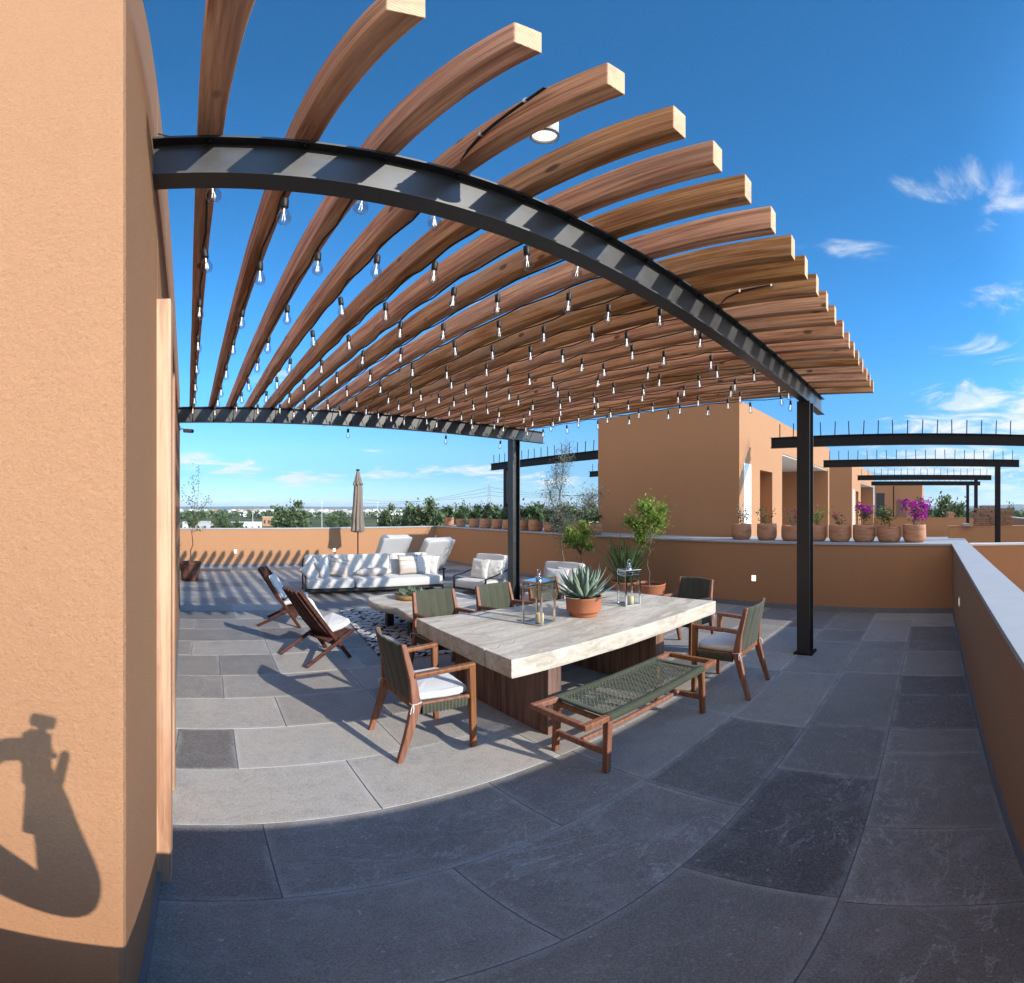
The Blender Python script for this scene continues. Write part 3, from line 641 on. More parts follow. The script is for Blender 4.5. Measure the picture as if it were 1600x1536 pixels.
def spot():
    t = thing('spotlight', 'pale cylindrical downlight hanging between two rafters near the front beam', 'light', (.945, 1.06, 3.19))
    m = MB(); m.lathe([(.050, .15), (.050, 0), (.044, 0), (.044, .02), (.0, .02)], n=32); m.build('housing', M['white_paint'], t)
    m = MB(); m.lathe([(.052, .0), (.052, .012), (.0505, .012)], n=32); m.build('rim', M['black_metal'], t)
    m = MB(); m.lathe([(.0435, .014), (.030, .008), (.0, .006)], n=28); m.build('lens', M['lamp_lens'], t)
    m = MB(); m.box((-.030, 0, .165), (.11, .03, .028)); m.build('bracket', M['black_metal'], t); t.scale = (.88, .88, .88)
spot()
def cctv():
    t = thing('security_camera', 'small white security camera on the house wall beyond the rear beam', 'camera', (west_x(7.0), 7.0, 2.90))
    m = MB(); m.box((.012, 0, .04), (.024, .07, .07)); m.tube([(.02, 0, .03), (.07, 0, .03), (.09, 0, .015)], .01); m.build('bracket', M['white_paint'], t)
    m = MB(); m.tube([(.08, .03, .01), (.21, -.06, -.015)], .032, 14); m.build('body', M['white_paint'], t)
    m = MB(); m.tube([(.21, -.06, -.015), (.219, -.066, -.0165)], .026, 14); m.build('lens', M['black_metal'], t)
cctv()

# ------------------------------------------------------------------ string lights: one string under every rafter
def bulb_meshes():
    s = MB(); s.tube([(0, 0, 0), (.001, .002, -.028)], .0022, 5); s.lathe([(.0, -.026), (.014, -.026), (.0165, -.032), (.0165, -.078), (.0145, -.082), (0, -.082)], n=12)
    g = MB(); g.lathe([(.013, -.080), (.014, -.092), (.021, -.110), (.0275, -.130), (.0285, -.145), (.024, -.162), (.013, -.174), (.001, -.178)], n=16)
    f = MB(); f.lathe([(.003, -.085), (.003, -.10), (.002, -.12)], n=6)
    for a in range(4): f.tube([(.004 * math.cos(a * 1.57), .004 * math.sin(a * 1.57), -.118), (.008 * math.cos(a * 1.57 + .5), .008 * math.sin(a * 1.57 + .5), -.152)], .0010, 4)
    so_ = s.build('socket', M['rubber']); gl = g.build('bulb', M['bulb_glass'], so_); fi = f.build('filament', M['filament'], so_)
    return so_
def strings():
    rng = random.Random(11); proto = bulb_meshes(); first = True
    ordn = ['first', 'second', 'third', 'fourth', 'fifth', 'sixth', 'seventh', 'eighth', 'ninth', 'tenth', 'eleventh', 'twelfth', 'thirteenth', 'fourteenth', 'fifteenth', 'sixteenth', 'seventeenth', 'eighteenth', 'nineteenth', 'twentieth']
    starts = [1.60, 1.74, 1.60, 1.60, 1.75, 1.88, 1.70, 1.9, 1.62]
    for i in range(21):
        lab = ('string of clear bulbs under the %s rafter counted from the house wall' % ordn[i]) if i < 20 else 'string of clear bulbs under the last rafter, farthest from the house wall'
        t = thing('string_light', lab, 'string light', (0, 0, 0), 0, 'strings of clear bulbs under the pergola rafters')
        y = starts[i] if i < 4 else 1.58 + rng.uniform(0, .6); ys = []
        while y < 6.75: ys.append(y); y += .635 + rng.uniform(-.10, .10)
        side = .018 if i > 2 else .01
        pts = []; yy = YF + .055; k = 0
        while yy < 6.8:
            z = 3.158 - .022 * abs(math.sin(k * .9 + i)) ; pts.append((rafter_x(i, yy) + side + .006 * math.sin(k * 2.1 + i), yy, z if not (YR - .07 < yy < YR + .07) else 2.93)); yy += .155; k += 1
        for yb in ys: pass
        m = MB(); m.tube(pts, .0055, 5); m.build('cable', M['rubber'], t)
        for yb in ys:
            c = proto if first else copy_tree(proto)
            first = False; c.parent = t
            c.location = (rafter_x(i, yb) + side, yb, 3.150 - rng.uniform(0, .02)); c.rotation_euler = (rng.uniform(-.10, .10), rng.uniform(-.10, .10), rng.uniform(0, 6))
            if YR - .09 < yb < YR + .09: c.location.z = 2.93
strings()
# ------------------------------------------------------------------ soft shapes
def softbox(mb, c, d, puff=.25, n=14, rot=None, wr=.004, seed=0, crown=0.0, corner=.35, ex=.22):
    """a boxed cushion: rounded corners, slightly puffed faces, wrinkled"""
    X, Y, Z = d[0] / 2, d[1] / 2, d[2] / 2; c = Vector(c)
    def se(t, e): return math.copysign(abs(t) ** e, t)
    def fn(u, v):
        th = 2 * PI * u; ph = PI * (v - .5)
        ez = corner
        x = se(math.cos(ph), ez) * se(math.cos(th), ex); y = se(math.cos(ph), ez) * se(math.sin(th), ex); z = se(math.sin(ph), ez)
        r = max(abs(x), abs(y)); zz = Z * z * (1 + crown * (1 - x * x) * (1 - y * y))
        p = Vector((X * x, Y * y, zz))
        nn = noise.noise(Vector((x * 2.2 + seed, y * 2.2, z * 1.5))) * wr * 2.5 + noise.noise(Vector((x * 6 + seed, y * 6, z * 4))) * wr
        p += Vector((x, y, z)) * nn
        if rot is not None: p = rot @ p
        return p + c
    mb.grid(fn, n * 4, n)
def pillow(mb, c, w_, h_, t_, rot=None, seed=0, n=20, wr=.01):
    """a throw pillow with pinched edges and soft corners; lies in its local X-Z plane"""
    c = Vector(c)
    def side(sg):
        def fn(u, v):
            x, z = 2 * u - 1, 2 * v - 1
            pr = ((1 - abs(x) ** 2.6) * (1 - abs(z) ** 2.6)) ** .55 if abs(x) < 1 and abs(z) < 1 else 0
            pin = 1 - .09 * (1 - z * z) * x * x * 1.0; pin2 = 1 - .09 * (1 - x * x) * z * z
            y = sg * t_ / 2 * pr * (1 + .25 * noise.noise(Vector((x * 1.7 + seed, z * 1.7, sg))))
            p = Vector((w_ / 2 * x * pin, y + wr * noise.noise(Vector((x * 5 + seed, z * 5, sg * 2))) * pr, h_ / 2 * z * pin2))
            if rot is not None: p = rot @ p
            return p + c
        return fn
    mb.grid(side(-1), n, n); mb.grid(side(1), n, n)
def rotm(rx=0, ry=0, rz=0): return Matrix.Rotation(rz, 3, 'Z') @ Matrix.Rotation(ry, 3, 'Y') @ Matrix.Rotation(rx, 3, 'X')

# ------------------------------------------------------------------ dining table
def dining_table():
    t = thing('dining_table', 'long dining table with a thick bleached timber slab on dark wooden panel legs', 'table', (3.09, 3.0, 0))
    ox, oy = 3.09, 3.0; Z0, Z1 = .560, .696
    poly = []
    rng = random.Random(2)
    def edge(a, b, n, amp):
        a, b = Vector(a), Vector(b); nr = Vector((-(b - a).y, (b - a).x)).normalized()
        for k in range(n):
            f = k / n; poly.append(tuple(a.lerp(b, f) + nr * amp * noise.noise(Vector((f * 5 + a.x, a.y * 3, .5))) * (0 if k == 0 else 1)))
    edge((1.79, 2.325), (4.40, 2.235), 26, .012); edge((4.40, 2.235), (4.31, 3.60), 10, .012); edge((4.31, 3.60), (1.79, 3.71), 26, .014)
    # west end with the split that opens near its south end
    for p_ in ((1.79, 3.71), (1.784, 3.3), (1.790, 3.0), (1.786, 2.72), (1.786, 2.632), (1.835, 2.628), (1.786, 2.614), (1.79, 2.5)): poly.append(p_)
    m = MB(); n = len(poly); P_ = [(x - ox, y - oy) for x, y in poly]
    vs_ = []
    for k, z in enumerate((Z0, Z0 + .02, Z1 - .006, Z1)):
        s = (.994, .999, 1.0, .9975)[k]; vs_ += [(x * s, y * s, z) for x, y in P_]
    fs = [(k * n + i, k * n + (i + 1) % n, (k + 1) * n + (i + 1) % n, (k + 1) * n + i) for k in range(3) for i in range(n)]
    m.add(vs_, fs); m.add(vs_[:n], [tuple(range(n))[::-1]]); m.add(vs_[3 * n:], [tuple(range(n))])
    m.build('tabletop', M['tabletop'], t, weld=True)
    cr = MB(); z = Z1 + .0006
    pts = [(1.80, 2.625), (1.88, 2.60), (1.95, 2.66), (2.05, 2.64), (2.12, 2.70)]
    for a, b in zip(pts[:-1], pts[1:]):
        w_ = .003
        cr.add([(a[0] - ox, a[1] - oy - w_, z), (b[0] - ox, b[1] - oy - w_ * .6, z), (b[0] - ox, b[1] - oy + w_ * .6, z), (a[0] - ox, a[1] - oy + w_, z)], [(0, 1, 2, 3)])
    cr.build('crack', M['steel_dark'], t)
    for x0, x1 in ((2.125, 2.25), (3.425, 3.56)):
        m = MB(); m.b2(x0 - ox, 2.345 - oy, .001, x1 - ox, 2.98 - oy, Z0 - .001); m.b2(x0 - ox + .002, 2.984 - oy, .001, x1 - ox - .002, 3.60 - oy, Z0 - .001)
        m.build('panel_leg', M['panel_wood'], t, bevel=.004)
dining_table()

# ------------------------------------------------------------------ dining chairs
def make_chair():
    t = thing('dining_chair', 'x', 'chair')
    W = .27
    back = [(-.262, 0.0), (-.205, .20), (-.150, .42), (-.168, .60), (-.225, .848)]
    def rail_path(x, pts): return [(x, y, z) for y, z in pts]
    for s in (-1, 1):
        m = MB()   # rear post: splayed foot, knee at the seat, raked back
        xs = [s * W, s * (W - .006), s * (W - .012), s * (W - .022), s * (W - .034)]
        P_ = [Vector((xs[k], back[k][0], back[k][1])) for k in range(5)]
        ws = [(.036, .040), (.042, .050), (.046, .066), (.040, .048), (.034, .034)]
        rings = []
        for k, p in enumerate(P_):
            w_, h_ = ws[k]
            for a, b in ((-1, -1), (1, -1), (1, 1), (-1, 1)): rings.append((p.x + a * w_ / 2, p.y + b * h_ / 2, p.z))
        fs = [(k * 4 + i, k * 4 + (i + 1) % 4, (k + 1) * 4 + (i + 1) % 4, (k + 1) * 4 + i) for k in range(4) for i in range(4)]
        m.add(rings, fs + [(3, 2, 1, 0), (16, 17, 18, 19)]); m.build('leg', M['teak'], t, bevel=.008)
        m = MB(); m.bar((s * W, .255, 0), (s * W, .238, .664), .038, .040, (0, 1, 0), .044, .050); m.build('leg', M['teak'], t, bevel=.009)
        m = MB(); m.bar((s * (W - .018), -.165, .628), (s * W, .262, .648), .046, .034, (0, 0, 1), .050, .034); m.build('arm', M['teak'], t, bevel=.010)
        m = MB(); m.bar((s * (W - .012), -.13, .418), (s * W, .22, .418), .026, .030); m.build('seat_rail', M['teak'], t, bevel=.005)
    for y in (-.150, .232):
        m = MB(); m.bar((-W + .02, y, .400), (W - .02, y, .400), .030, .050); m.build('seat_rail', M['teak'], t, bevel=.005)
    # olive webbing wrapped over the side and front rails, ribbed
    def ribbon(a, b, n, label='seat_webbing'):
        a, b = Vector(a), Vector(b); d = (b - a); ax = Vector((0, 0, 1)); nr = d.cross(ax).normalized(); m = MB()
        def fn(u, v):
            t_ = v * 2 * PI; rr = .0035 * math.sin(u * n * 2 * PI) + .002 * noise.noise(Vector((u * 30, v * 5, a.x)))
            cy = math.copysign(abs(math.cos(t_)) ** .5, math.cos(t_)) * (.018 + rr); cz = math.copysign(abs(math.sin(t_)) ** .5, math.sin(t_)) * (.036 + rr * .5)
            return a + d * u + nr * cy + ax * cz
        m.grid(fn, n * 6, 16); m.build(label, M['olive'], t, weld=True)
    for s in (-1, 1): ribbon((s * (W - .004), -.115, .386), (s * W, .205, .386), 13)
    ribbon((-W + .025, .238, .386), (W - .025, .238, .386), 18)
    # webbing deck under the cushion
    m = MB(); m.b2(-W + .015, -.14, .402, W - .015, .22, .416); m.build('seat_webbing', M['olive'], t)
    # curved back of wide folded webbing bands
    m = MB()
    def back_pt(u, v):
        x = (2 * u - 1); z = .435 + .405 * v
        f = (z - .42) / .428; y = -.150 + (-.225 + .150) * f ** 1.2
        bow = .052 * (1 - x * x) * (.55 + .45 * v); hx = (W - .012 - .022 * f)
        seam = .009 * abs(math.sin(u * 5 * PI)) ** .6 + .0015 * math.sin(v * 60 + math.floor(u * 5) * 2.1)
        return hx * x, y - bow, z, seam
    for off in (0, 1):
        def fn(u, v):
            x, y, z, sm = back_pt(u, v); return Vector((x, y + (.006 + sm) * (1 if off else -1), z + .006 * math.sin(u * PI)))
        m.grid(fn, 40, 14)
    for v in (0, 1):
        def fn(u, q):
            x, y, z, sm = back_pt(u, v); return Vector((x, y + (.006 + sm) * (2 * q - 1), z + .006 * math.sin(u * PI) + (.004 if v else -.004) * math.sin(q * PI)))
        m.grid(fn, 40, 3)
    bk = m.build('backrest', M['olive'], t, weld=True)
    m = MB()
    for s in (-1, 1): pass
    m = MB(); softbox(m, (0, .045, .452), (.470, .405, .062), n=12, wr=.004, crown=.10); cu = m.build('cushion', M['white_fabric'], t)
    for s in (-1, 1):
        m = MB(); x, y = s * (W - .012), -.150
        m.tube([(x + .027 * math.cos(a), y + .038 * math.sin(a), .437 + .004 * math.sin(2 * a)) for a in [k * PI / 6 for k in range(13)]], .0035, 5)
        m.tube([(x + s * .024, y - .03, .437), (x + s * .036, y - .045, .41), (x + s * .03, y - .05, .37)], .0035, 5)
        m.tube([(x + s * .024, y - .03, .437), (x + s * .040, y - .03, .425), (x + s * .045, y - .036, .385)], .0035, 5)
        m.build('tie', M['white_fabric'], cu)
    return t
CH = 'teak armchairs with olive webbing around the dining table'
chair = make_chair()
chair['label'] = 'teak armchair with white cushion standing alone at the near left end of the table'; chair['group'] = CH
chair.location = (1.375, 2.79, 0); chair.rotation_euler = (0, 0, R(-90 - 1.5))
for (x, y, a, lab) in (
        (3.80, 1.765, 3, 'teak armchair right of the woven bench with its back to the right parapet'),
        (4.665, 2.78, 84, 'teak armchair with dark olive back at the far right end of the dining table'),
        (2.24, 3.98, 184, 'teak armchair behind the table, leftmost of three, in front of the coffee table'),
        (3.00, 3.98, 186, 'middle teak armchair of the three behind the table, between the other two olive backs'),
        (3.72, 3.96, 185, 'teak armchair behind the table directly left of the potted agave, seen through the lantern')):
    copy_tree(chair, (x, y, 0), R(a), lab, CH)

# ------------------------------------------------------------------ woven bench
def bench():
    t = thing('bench', 'low teak bench with a woven olive rope seat standing in front of the dining table', 'bench', (2.57, 1.925, 0), R(-.3))
    X, Y, H = .765, .215, .43
    for s in (-1, 1):
        m = MB(); m.bar((-X, s * Y, H - .02), (X, s * Y, H - .02), .042, .040); m.build('side_rail', M['teak'], t, bevel=.007)
        m = MB(); m.bar((s * (X - .021), -Y + .0212, H - .02), (s * (X - .021), Y - .0212, H - .02), .042, .0398); m.build('end_rail', M['teak'], t, bevel=.007)
    LX = .55
    for sx in (-1, 1):
        for sy in (-1, 1):
            m = MB(); m.bar((sx * LX + sx * .018, sy * (Y - .0), 0), (sx * LX, sy * Y * .98, H - .04), .040, .040, (0, 1, 0), .046, .046); m.build('leg', M['teak'], t, bevel=.009)
        m = MB(); m.bar((sx * (LX + .01), -Y + .02, .15), (sx * (LX + .01), Y - .02, .15), .026, .044); m.build('stretcher', M['teak'], t, bevel=.006)
        m = MB(); m.bar((sx * (LX), -Y + .02, H - .055), (sx * (LX), Y - .02, H - .055), .030, .030); m.build('cross_rail', M['teak'], t, bevel=.005)
    m = MB(); m.bar((-LX, 0, .165), (LX, 0, .165), .032, .032); m.build('stretcher', M['teak'], t, bevel=.008)
    # rope wrapped tightly over the long rails and the two cross bars
    def wrap(a, b, hw, hh, n, nm):
        a, b = Vector(a), Vector(b); d = b - a; ax = Vector((0, 0, 1)); nr = d.cross(ax).normalized(); m = MB()
        def fn(u, v):
            t_ = v * 2 * PI; rr = .0016 * math.sin(u * n * 2 * PI)
            cy = math.copysign(abs(math.cos(t_)) ** .45, math.cos(t_)) * (hw + rr); cz = math.copysign(abs(math.sin(t_)) ** .45, math.sin(t_)) * (hh + rr)
            return a + d * u + nr * cy + ax * cz
        m.grid(fn, n * 4, 12); m.build(nm, M['rope'], t, weld=True)
    S = .56
    for s in (-1, 1):
        wrap((-S, s * Y, H - .02), (S, s * Y, H - .02), .0245, .0235, 110, 'rope_wrap')
        wrap((s * (S - .02), -Y + .03, H - .012), (s * (S - .02), Y - .03, H - .012), .022, .010, 36, 'rope_wrap')
    m = MB(); hy = Y - .028; x0, x1 = -S + .035, S - .035; z = H - .006; k = 0; pitch = .034
    n = int((x1 - x0 + 2 * hy) / pitch)
    for sgn in (1, -1):
        for i in range(n + 1):
            c0 = x0 - 2 * hy + i * pitch if sgn > 0 else x0 + i * pitch
            # line x = c0 + (y+hy)*sgn, clipped to the seat
            pts = []
            for q in range(15):
                y = -hy + 2 * hy * q / 14; x = c0 + (y + hy) * sgn
                if x0 <= x <= x1: pts.append((x, y, z - .010 * (1 - (y / hy) ** 2) + .0028 * math.sin((q + i) * PI) + sgn * .0022 * (1 if (q + i) % 2 else -1)))
            if len(pts) > 1: m.tube(pts, .0030, 4, cap=False)
    m.build('woven_seat', M['rope_lit'], t)
bench()

# ------------------------------------------------------------------ things on the table
def lantern(name, label, x, y, rz, s, h):
    t = thing(name, label, 'lantern', (x, y, .6965), rz, 'glass and steel candle lanterns on the dining table'); a = s / 2; b = .006
    m = MB()
    for sx in (-1, 1):
        for sy in (-1, 1): m.bar((sx * a, sy * a, 0), (sx * a, sy * a, h), .015, .015)
    for z in (.006, h - .055, h - .006):
        for sg in (-1, 1):
            m.bar((-a + b, sg * a, z), (a - b, sg * a, z), .011, .014); m.bar((sg * a, -a + b, z), (sg * a, a - b, z), .011, .014)
    m.build('frame', M['chrome'], t)
    m = MB(); m.box((0, 0, .003), (s - .012, s - .012, .004)); m.build('base_plate', M['chrome'], t)
    m = MB(); m.box((0, 0, h + .004), (s + .022, s + .022, .006)); r = m.build('roof', M['chrome'], t, bevel=.002)
    m = MB(); m.lathe([(.030, .007), (.030, .030), (.033, .031), (.033, .034), (.012, .036), (.012, .05), (.018, .056), (.008, .072), (.0, .075)], (0, 0, h), 20)
    for k in range(4):
        aa = k * PI / 2 + .4; m.tube([(.022 * math.cos(aa), .022 * math.sin(aa), h + .034), (.024 * math.cos(aa), .024 * math.sin(aa), h + .048)], .004, 6)
    m.build('chimney', M['chrome'], r)
    m = MB(); m.tube([(.020 * math.cos(q), 0, h + .082 + .024 * math.sin(q)) for q in [k * PI / 8 for k in range(17)]], .0022, 5); m.build('ring', M['chrome'], r)
    for k in range(4):
        m = MB(); R_ = Matrix.Rotation(k * PI / 2, 3, 'Z'); m.box(R_ @ Vector((0, a - .001, h / 2)), (s - .012, .002, h - .03), R_); m.build('pane', M['glass'], t)
    return t
lantern('candle_lantern', 'square steel and glass lantern nearer the camera, its roof reflecting the blue sky', 2.61, 3.00, R(12), .195, .375)
lantern('candle_lantern', 'square steel and glass lantern to the right of the potted agave', 3.765, 2.915, R(-22), .165, .37)
def candle(x, y, label, ry):
    m = MB(); m.lathe([(0, 0), (.036, 0), (.037, .004), (.037, .078), (.033, .084), (.020, .080), (.008, .076), (0, .076)], n=24); m.tube([(0, 0, .075), (.002, 0, .088)], .0015, 5)
    o = m.build('candle', M['wax']); o.location = (x, y, .7035); o.rotation_euler = (0, 0, ry); tag(o, label, 'candle', 'stubby ivory candles inside the lanterns')
candle(2.60, 2.98, 'stubby ivory candle inside the nearer lantern', .3)
candle(3.78, 2.90, 'stubby ivory candle inside the lantern right of the agave', .9)
def pot_mesh(mb, r, h, style='round'):
    if style == 'rim': prof = [(0, 0), (r * .74, 0), (r * .76, .01), (r * .80, h * .22), (r * .93, h * .26), (r * .95, h * .3), (r * .99, h * .93), (r * 1.02, h * .96), (r * 1.02, h), (r * .92, h), (r * .90, h * .88), (0, h * .88)]
    elif style == 'round': prof = [(0, 0), (r * .72, 0), (r * .86, h * .05), (r * .96, h * .18), (r, h * .34), (r * 1.0, h * .6), (r * .985, h * .86), (r * .97, h * .97), (r * .95, h), (r * .88, h), (r * .86, h * .9), (0, h * .9)]
    else: prof = [(0, 0), (r * .72, 0), (r * .80, h * .3), (r * .92, h * .75), (r * .97, h * .9), (r, h * .93), (r, h), (r * .9, h), (r * .88, h * .9), (0, h * .9)]
    mb.lathe(prof, n=36)
def soil(mb, r, z):
    mb.grid(lambda u, v: Vector((r * v * math.cos(2 * PI * u), r * v * math.sin(2 * PI * u), z + .012 * noise.noise(Vector((u * 9, v * 5, r))) * v)), 20, 4)
def fleshy(mb, base, az, tilt, L_, w_, t_, curl=.3, n=7):
    """one thick pointed leaf"""
    d0 = Vector((math.cos(az) * math.sin(tilt), math.sin(az) * math.sin(tilt), math.cos(tilt))); up = Vector((-math.cos(az) * math.cos(tilt), -math.sin(az) * math.cos(tilt), math.sin(tilt)))
    sd_ = Vector((-math.sin(az), math.cos(az), 0)); vs_ = []
    for k in range(n + 1):
        f = k / n; wv = w_ * (.45 + 1.35 * f * (1 - f) * 1.6) * (1 - f ** 4) if k < n else .0006; wv = max(wv, .0008)
        c = base + d0 * (L_ * f) + up * (curl * L_ * (f * f - .6 * f)); th = t_ * (1 - f) + .0008
        vs_ += [c + sd_ * wv / 2 + up * th * .6, c - up * th, c - sd_ * wv / 2 + up * th * .6, c + up * th * .15]
    fs = [(k * 4 + i, k * 4 + (i + 1) % 4, (k + 1) * 4 + (i + 1) % 4, (k + 1) * 4 + i) for k in range(n) for i in range(4)]
    mb.add(vs_, fs, True)
def agave():
    t = thing('potted_agave', 'spiky blue-green agave in an orange terracotta bowl in the middle of the table', 'potted plant', (3.10, 2.93, .6965))
    m = MB(); pot_mesh(m, .170, .185, 'rim'); p = m.build('pot', M['terracotta'], t)
    m = MB(); soil(m, .152, .166); m.build('soil', M['soil'], p)
    rng = random.Random(4); m = MB(); N_ = 58
    for k in range(N_):
        f = k / N_; az = k * 2.39996; tilt = R(6 + 76 * (1 - f) ** 1.0) * rng.uniform(.9, 1.08); L_ = (.17 + .16 * math.sin(PI * min(1, .25 + f * .62))) * rng.uniform(.88, 1.08)
        b = Vector((math.cos(az) * .055 * (1 - f), math.sin(az) * .055 * (1 - f), .168 + .05 * f))
        fleshy(m, b, az, tilt, L_, 0.064 * rng.uniform(.85, 1.1), .010, rng.uniform(.12, .32))
    m.build('rosette', M['agave'], t)
agave()

# ------------------------------------------------------------------ lounge: rug, coffee table, sofa, armchairs, sun loungers, parasol
def the_rug():
    m = MB(); poly = [(1.82, 4.62), (4.45, 4.30), (4.80, 7.00), (2.10, 7.25)]; c = Vector((3.3, 5.8))
    m.prism([(x - c.x, y - c.y) for x, y in poly], .002, .014); o = m.build('rug', M['rug']); o.location = (c.x, c.y, 0)
    tag(o, 'white rug with broken black zigzag lines under the coffee table', 'rug')
    m = MB(); m.prism([(-.36, -.25), (.36, -.25), (.36, .25), (-.36, .25)], .0, .012); o = m.build('doormat', M['mat_grey']); o.location = (2.02, 7.55, .002); o.rotation_euler = (0, 0, R(-6))
    tag(o, 'small dark grey woven mat on the floor between the sofa and the rug', 'mat')
the_rug()
def coffee_table():
    t = thing('coffee_table', 'low coffee table, an irregular live-edge timber slab on black block feet', 'table', (2.9, 5.75, 0))
    pts = [(2.20, 6.16), (2.26, 6.30), (2.42, 6.37), (2.70, 6.42), (3.05, 6.46), (3.40, 6.40), (3.62, 6.15), (3.66, 5.80), (3.58, 5.40), (3.40, 5.02), (3.08, 4.84), (2.72, 4.84), (2.44, 4.92), (2.33, 5.08), (2.32, 5.28), (2.34, 5.45), (2.30, 5.60), (2.22, 5.78), (2.175, 5.98)]
    P_ = [Vector((x - 2.9, y - 5.75)) for x, y in pts]; n = len(P_); poly = []
    for i in range(n):   # Catmull-Rom
        a, b, c, d = P_[i - 1], P_[i], P_[(i + 1) % n], P_[(i + 2) % n]
        for k in range(4):
            f = k / 4; poly.append(.5 * ((2 * b) + (c - a) * f + (2 * a - 5 * b + 4 * c - d) * f * f + (3 * b - a - 3 * c + d) * f ** 3))
    poly = poly[::-1]; n = len(poly); m = MB(); vs_ = []
    for z, s in ((.285, .94), (.30, .975), (.35, 1.0), (.392, .992), (.40, .975)): vs_ += [(p.x * s, p.y * s, z + .004 * noise.noise(Vector((p.x * 6, p.y * 6, z)))) for p in poly]
    m.add(vs_, [(k * n + i, k * n + (i + 1) % n, (k + 1) * n + (i + 1) % n, (k + 1) * n + i) for k in range(4) for i in range(n)], True)
    m.add(vs_[:n], [tuple(range(n))[::-1]]); m.add(vs_[4 * n:], [tuple(range(n))]); m.build('tabletop', M['tabletop'], t, weld=True)
    for x, y in ((2.48, 6.02), (2.53, 5.36), (3.35, 6.0), (3.3, 5.3)):
        m = MB(); m.box((x - 2.9, y - 5.75, .15), (.10, .10, .27)); m.build('foot', M['black_metal'], t, bevel=.006)
coffee_table()
def succulents():
    t = thing('succulent_bowl', 'shallow round tan bowl crowded with blue-green succulents on the coffee table', 'potted plant', (2.78, 5.95, .404))
    m = MB(); m.lathe([(0, 0), (.20, 0), (.225, .015), (.235, .07), (.225, .07), (.215, .055), (0, .055)], n=32); m.build('bowl', m_wood('tan_bowl', (.30, .17, .08), (.48, .30, .16), 0, 1, .6, .1, False), t)
    rng = random.Random(9); m = MB()
    for q in range(16):
        a = rng.uniform(0, 2 * PI); rr = .17 * math.sqrt(rng.random()); c = Vector((rr * math.cos(a), rr * math.sin(a), .055)); s = rng.uniform(.055, .11)
        for k in range(20):
            f = k / 20; fleshy(m, c, k * 2.4, R(8 + 65 * (1 - f)), s * rng.uniform(.8, 1.3), s * .30, .008, .2, 4)
    m.build('succulents', M['succulent'], t)
succulents()
def sofa():
    t = thing('sofa', 'long cream outdoor sofa with thin black metal frame facing the coffee table', 'sofa', (3.27, 8.88, 0), R(-7.5))
    X, Y0, Y1 = 1.40, -.40, .38
    m = MB()
    for x in (-X, X):
        for y in (Y0, Y1): m.bar((x, y, 0), (x, y, (.62 if y == Y1 else .36) if (y == Y1 or x < 0) else .14), .03, .03)
    m.bar((-X, Y0, .10), (X, Y0, .10), .03, .035); m.bar((-X, Y1, .10), (X, Y1, .10), .03, .035)
    for x in (-X, X): m.bar((x, Y0, .10), (x, Y1, .10), .03, .035)
    m.bar((-X, Y0, .36), (-X, Y1, .40), .03, .03); m.bar((-X, Y1, .64), (X, Y1, .64), .03, .03)
    m.build('frame', M['black_metal'], t)
    m = MB(); m.box((0, 0, .125), (2 * X - .04, Y1 - Y0 - .04, .02)); m.build('seat_deck', M['black_metal'], t)
    for a, b in ((-X + .02, -.43), (-.42, X + .01)):
        m = MB(); softbox(m, ((a + b) / 2, -.03, .225), (b - a, .78, .185), n=18, wr=.004, crown=.04, seed=a, corner=.16, ex=.10); m.build('seat_cushion', M['cream'], t)
    for a, b in ((-X + .03, -.50), (-.49, .42), (.43, X - .12)):
        m = MB(); softbox(m, ((a + b) / 2, .27, .51), (b - a, .17, .46), n=14, rot=rotm(rx=R(-9)), wr=.004, seed=b, crown=.0, corner=.16, ex=.12); m.build('back_cushion', M['cream'], t)
    return t
sofa()
SR = rotm(rz=R(-7.5))
def on_sofa(lx, ly, lz):
    v = SR @ Vector((lx, ly, 0)); return Vector((3.27 + v.x, 8.88 + v.y, lz - .09))
def throw(name, label, loc, w_, h_, t_, rx, ry, rz, mat_, seed=0, cat='pillow', group='scatter pillows on the sofa and armchairs', fringe=False):
    m = MB(); pillow(m, (0, 0, 0), w_, h_, t_, seed=seed)
    if fringe:
        pass
    o = m.build(name, M[mat_], weld=True); o.location = loc; o.rotation_euler = (rx, ry, rz); tag(o, label, cat, group)
    if fringe:
        rng = random.Random(seed)
        for s in (-1, 1):
            m = MB()
            for k in range(26):
                z = (k / 25 - .5) * h_ * .92; x = s * w_ / 2 * (1 - .09 * (1 - (2 * z / h_) ** 2)); m.tube([(x, 0, z), (x + s * .018, rng.uniform(-.006, .006), z - .008), (x + s * .032, rng.uniform(-.012, .012), z - .02)], .0035, 3, cap=False)
            m.build('fringe', M['cream'], o)
    return o
def m_tilt(a): return R(a)
throw('throw_pillow', 'plain white pillow slumped on the left arm of the sofa, outermost', on_sofa(-1.25, -.20, .57), .44, .40, .15, R(-12), R(-38), R(20), 'cream', 1)
throw('throw_pillow', 'pale grey pillow leaning upright second from the left arm of the sofa', on_sofa(-1.00, -.12, .60), .42, .42, .14, R(-14), R(-18), R(40), 'grey_fabric', 2)
throw('throw_pillow', 'beige patterned pillow third from the left arm of the sofa', on_sofa(-.70, -.06, .60), .42, .40, .13, R(-20), R(14), R(-8), 'stripe', 3, fringe=True)
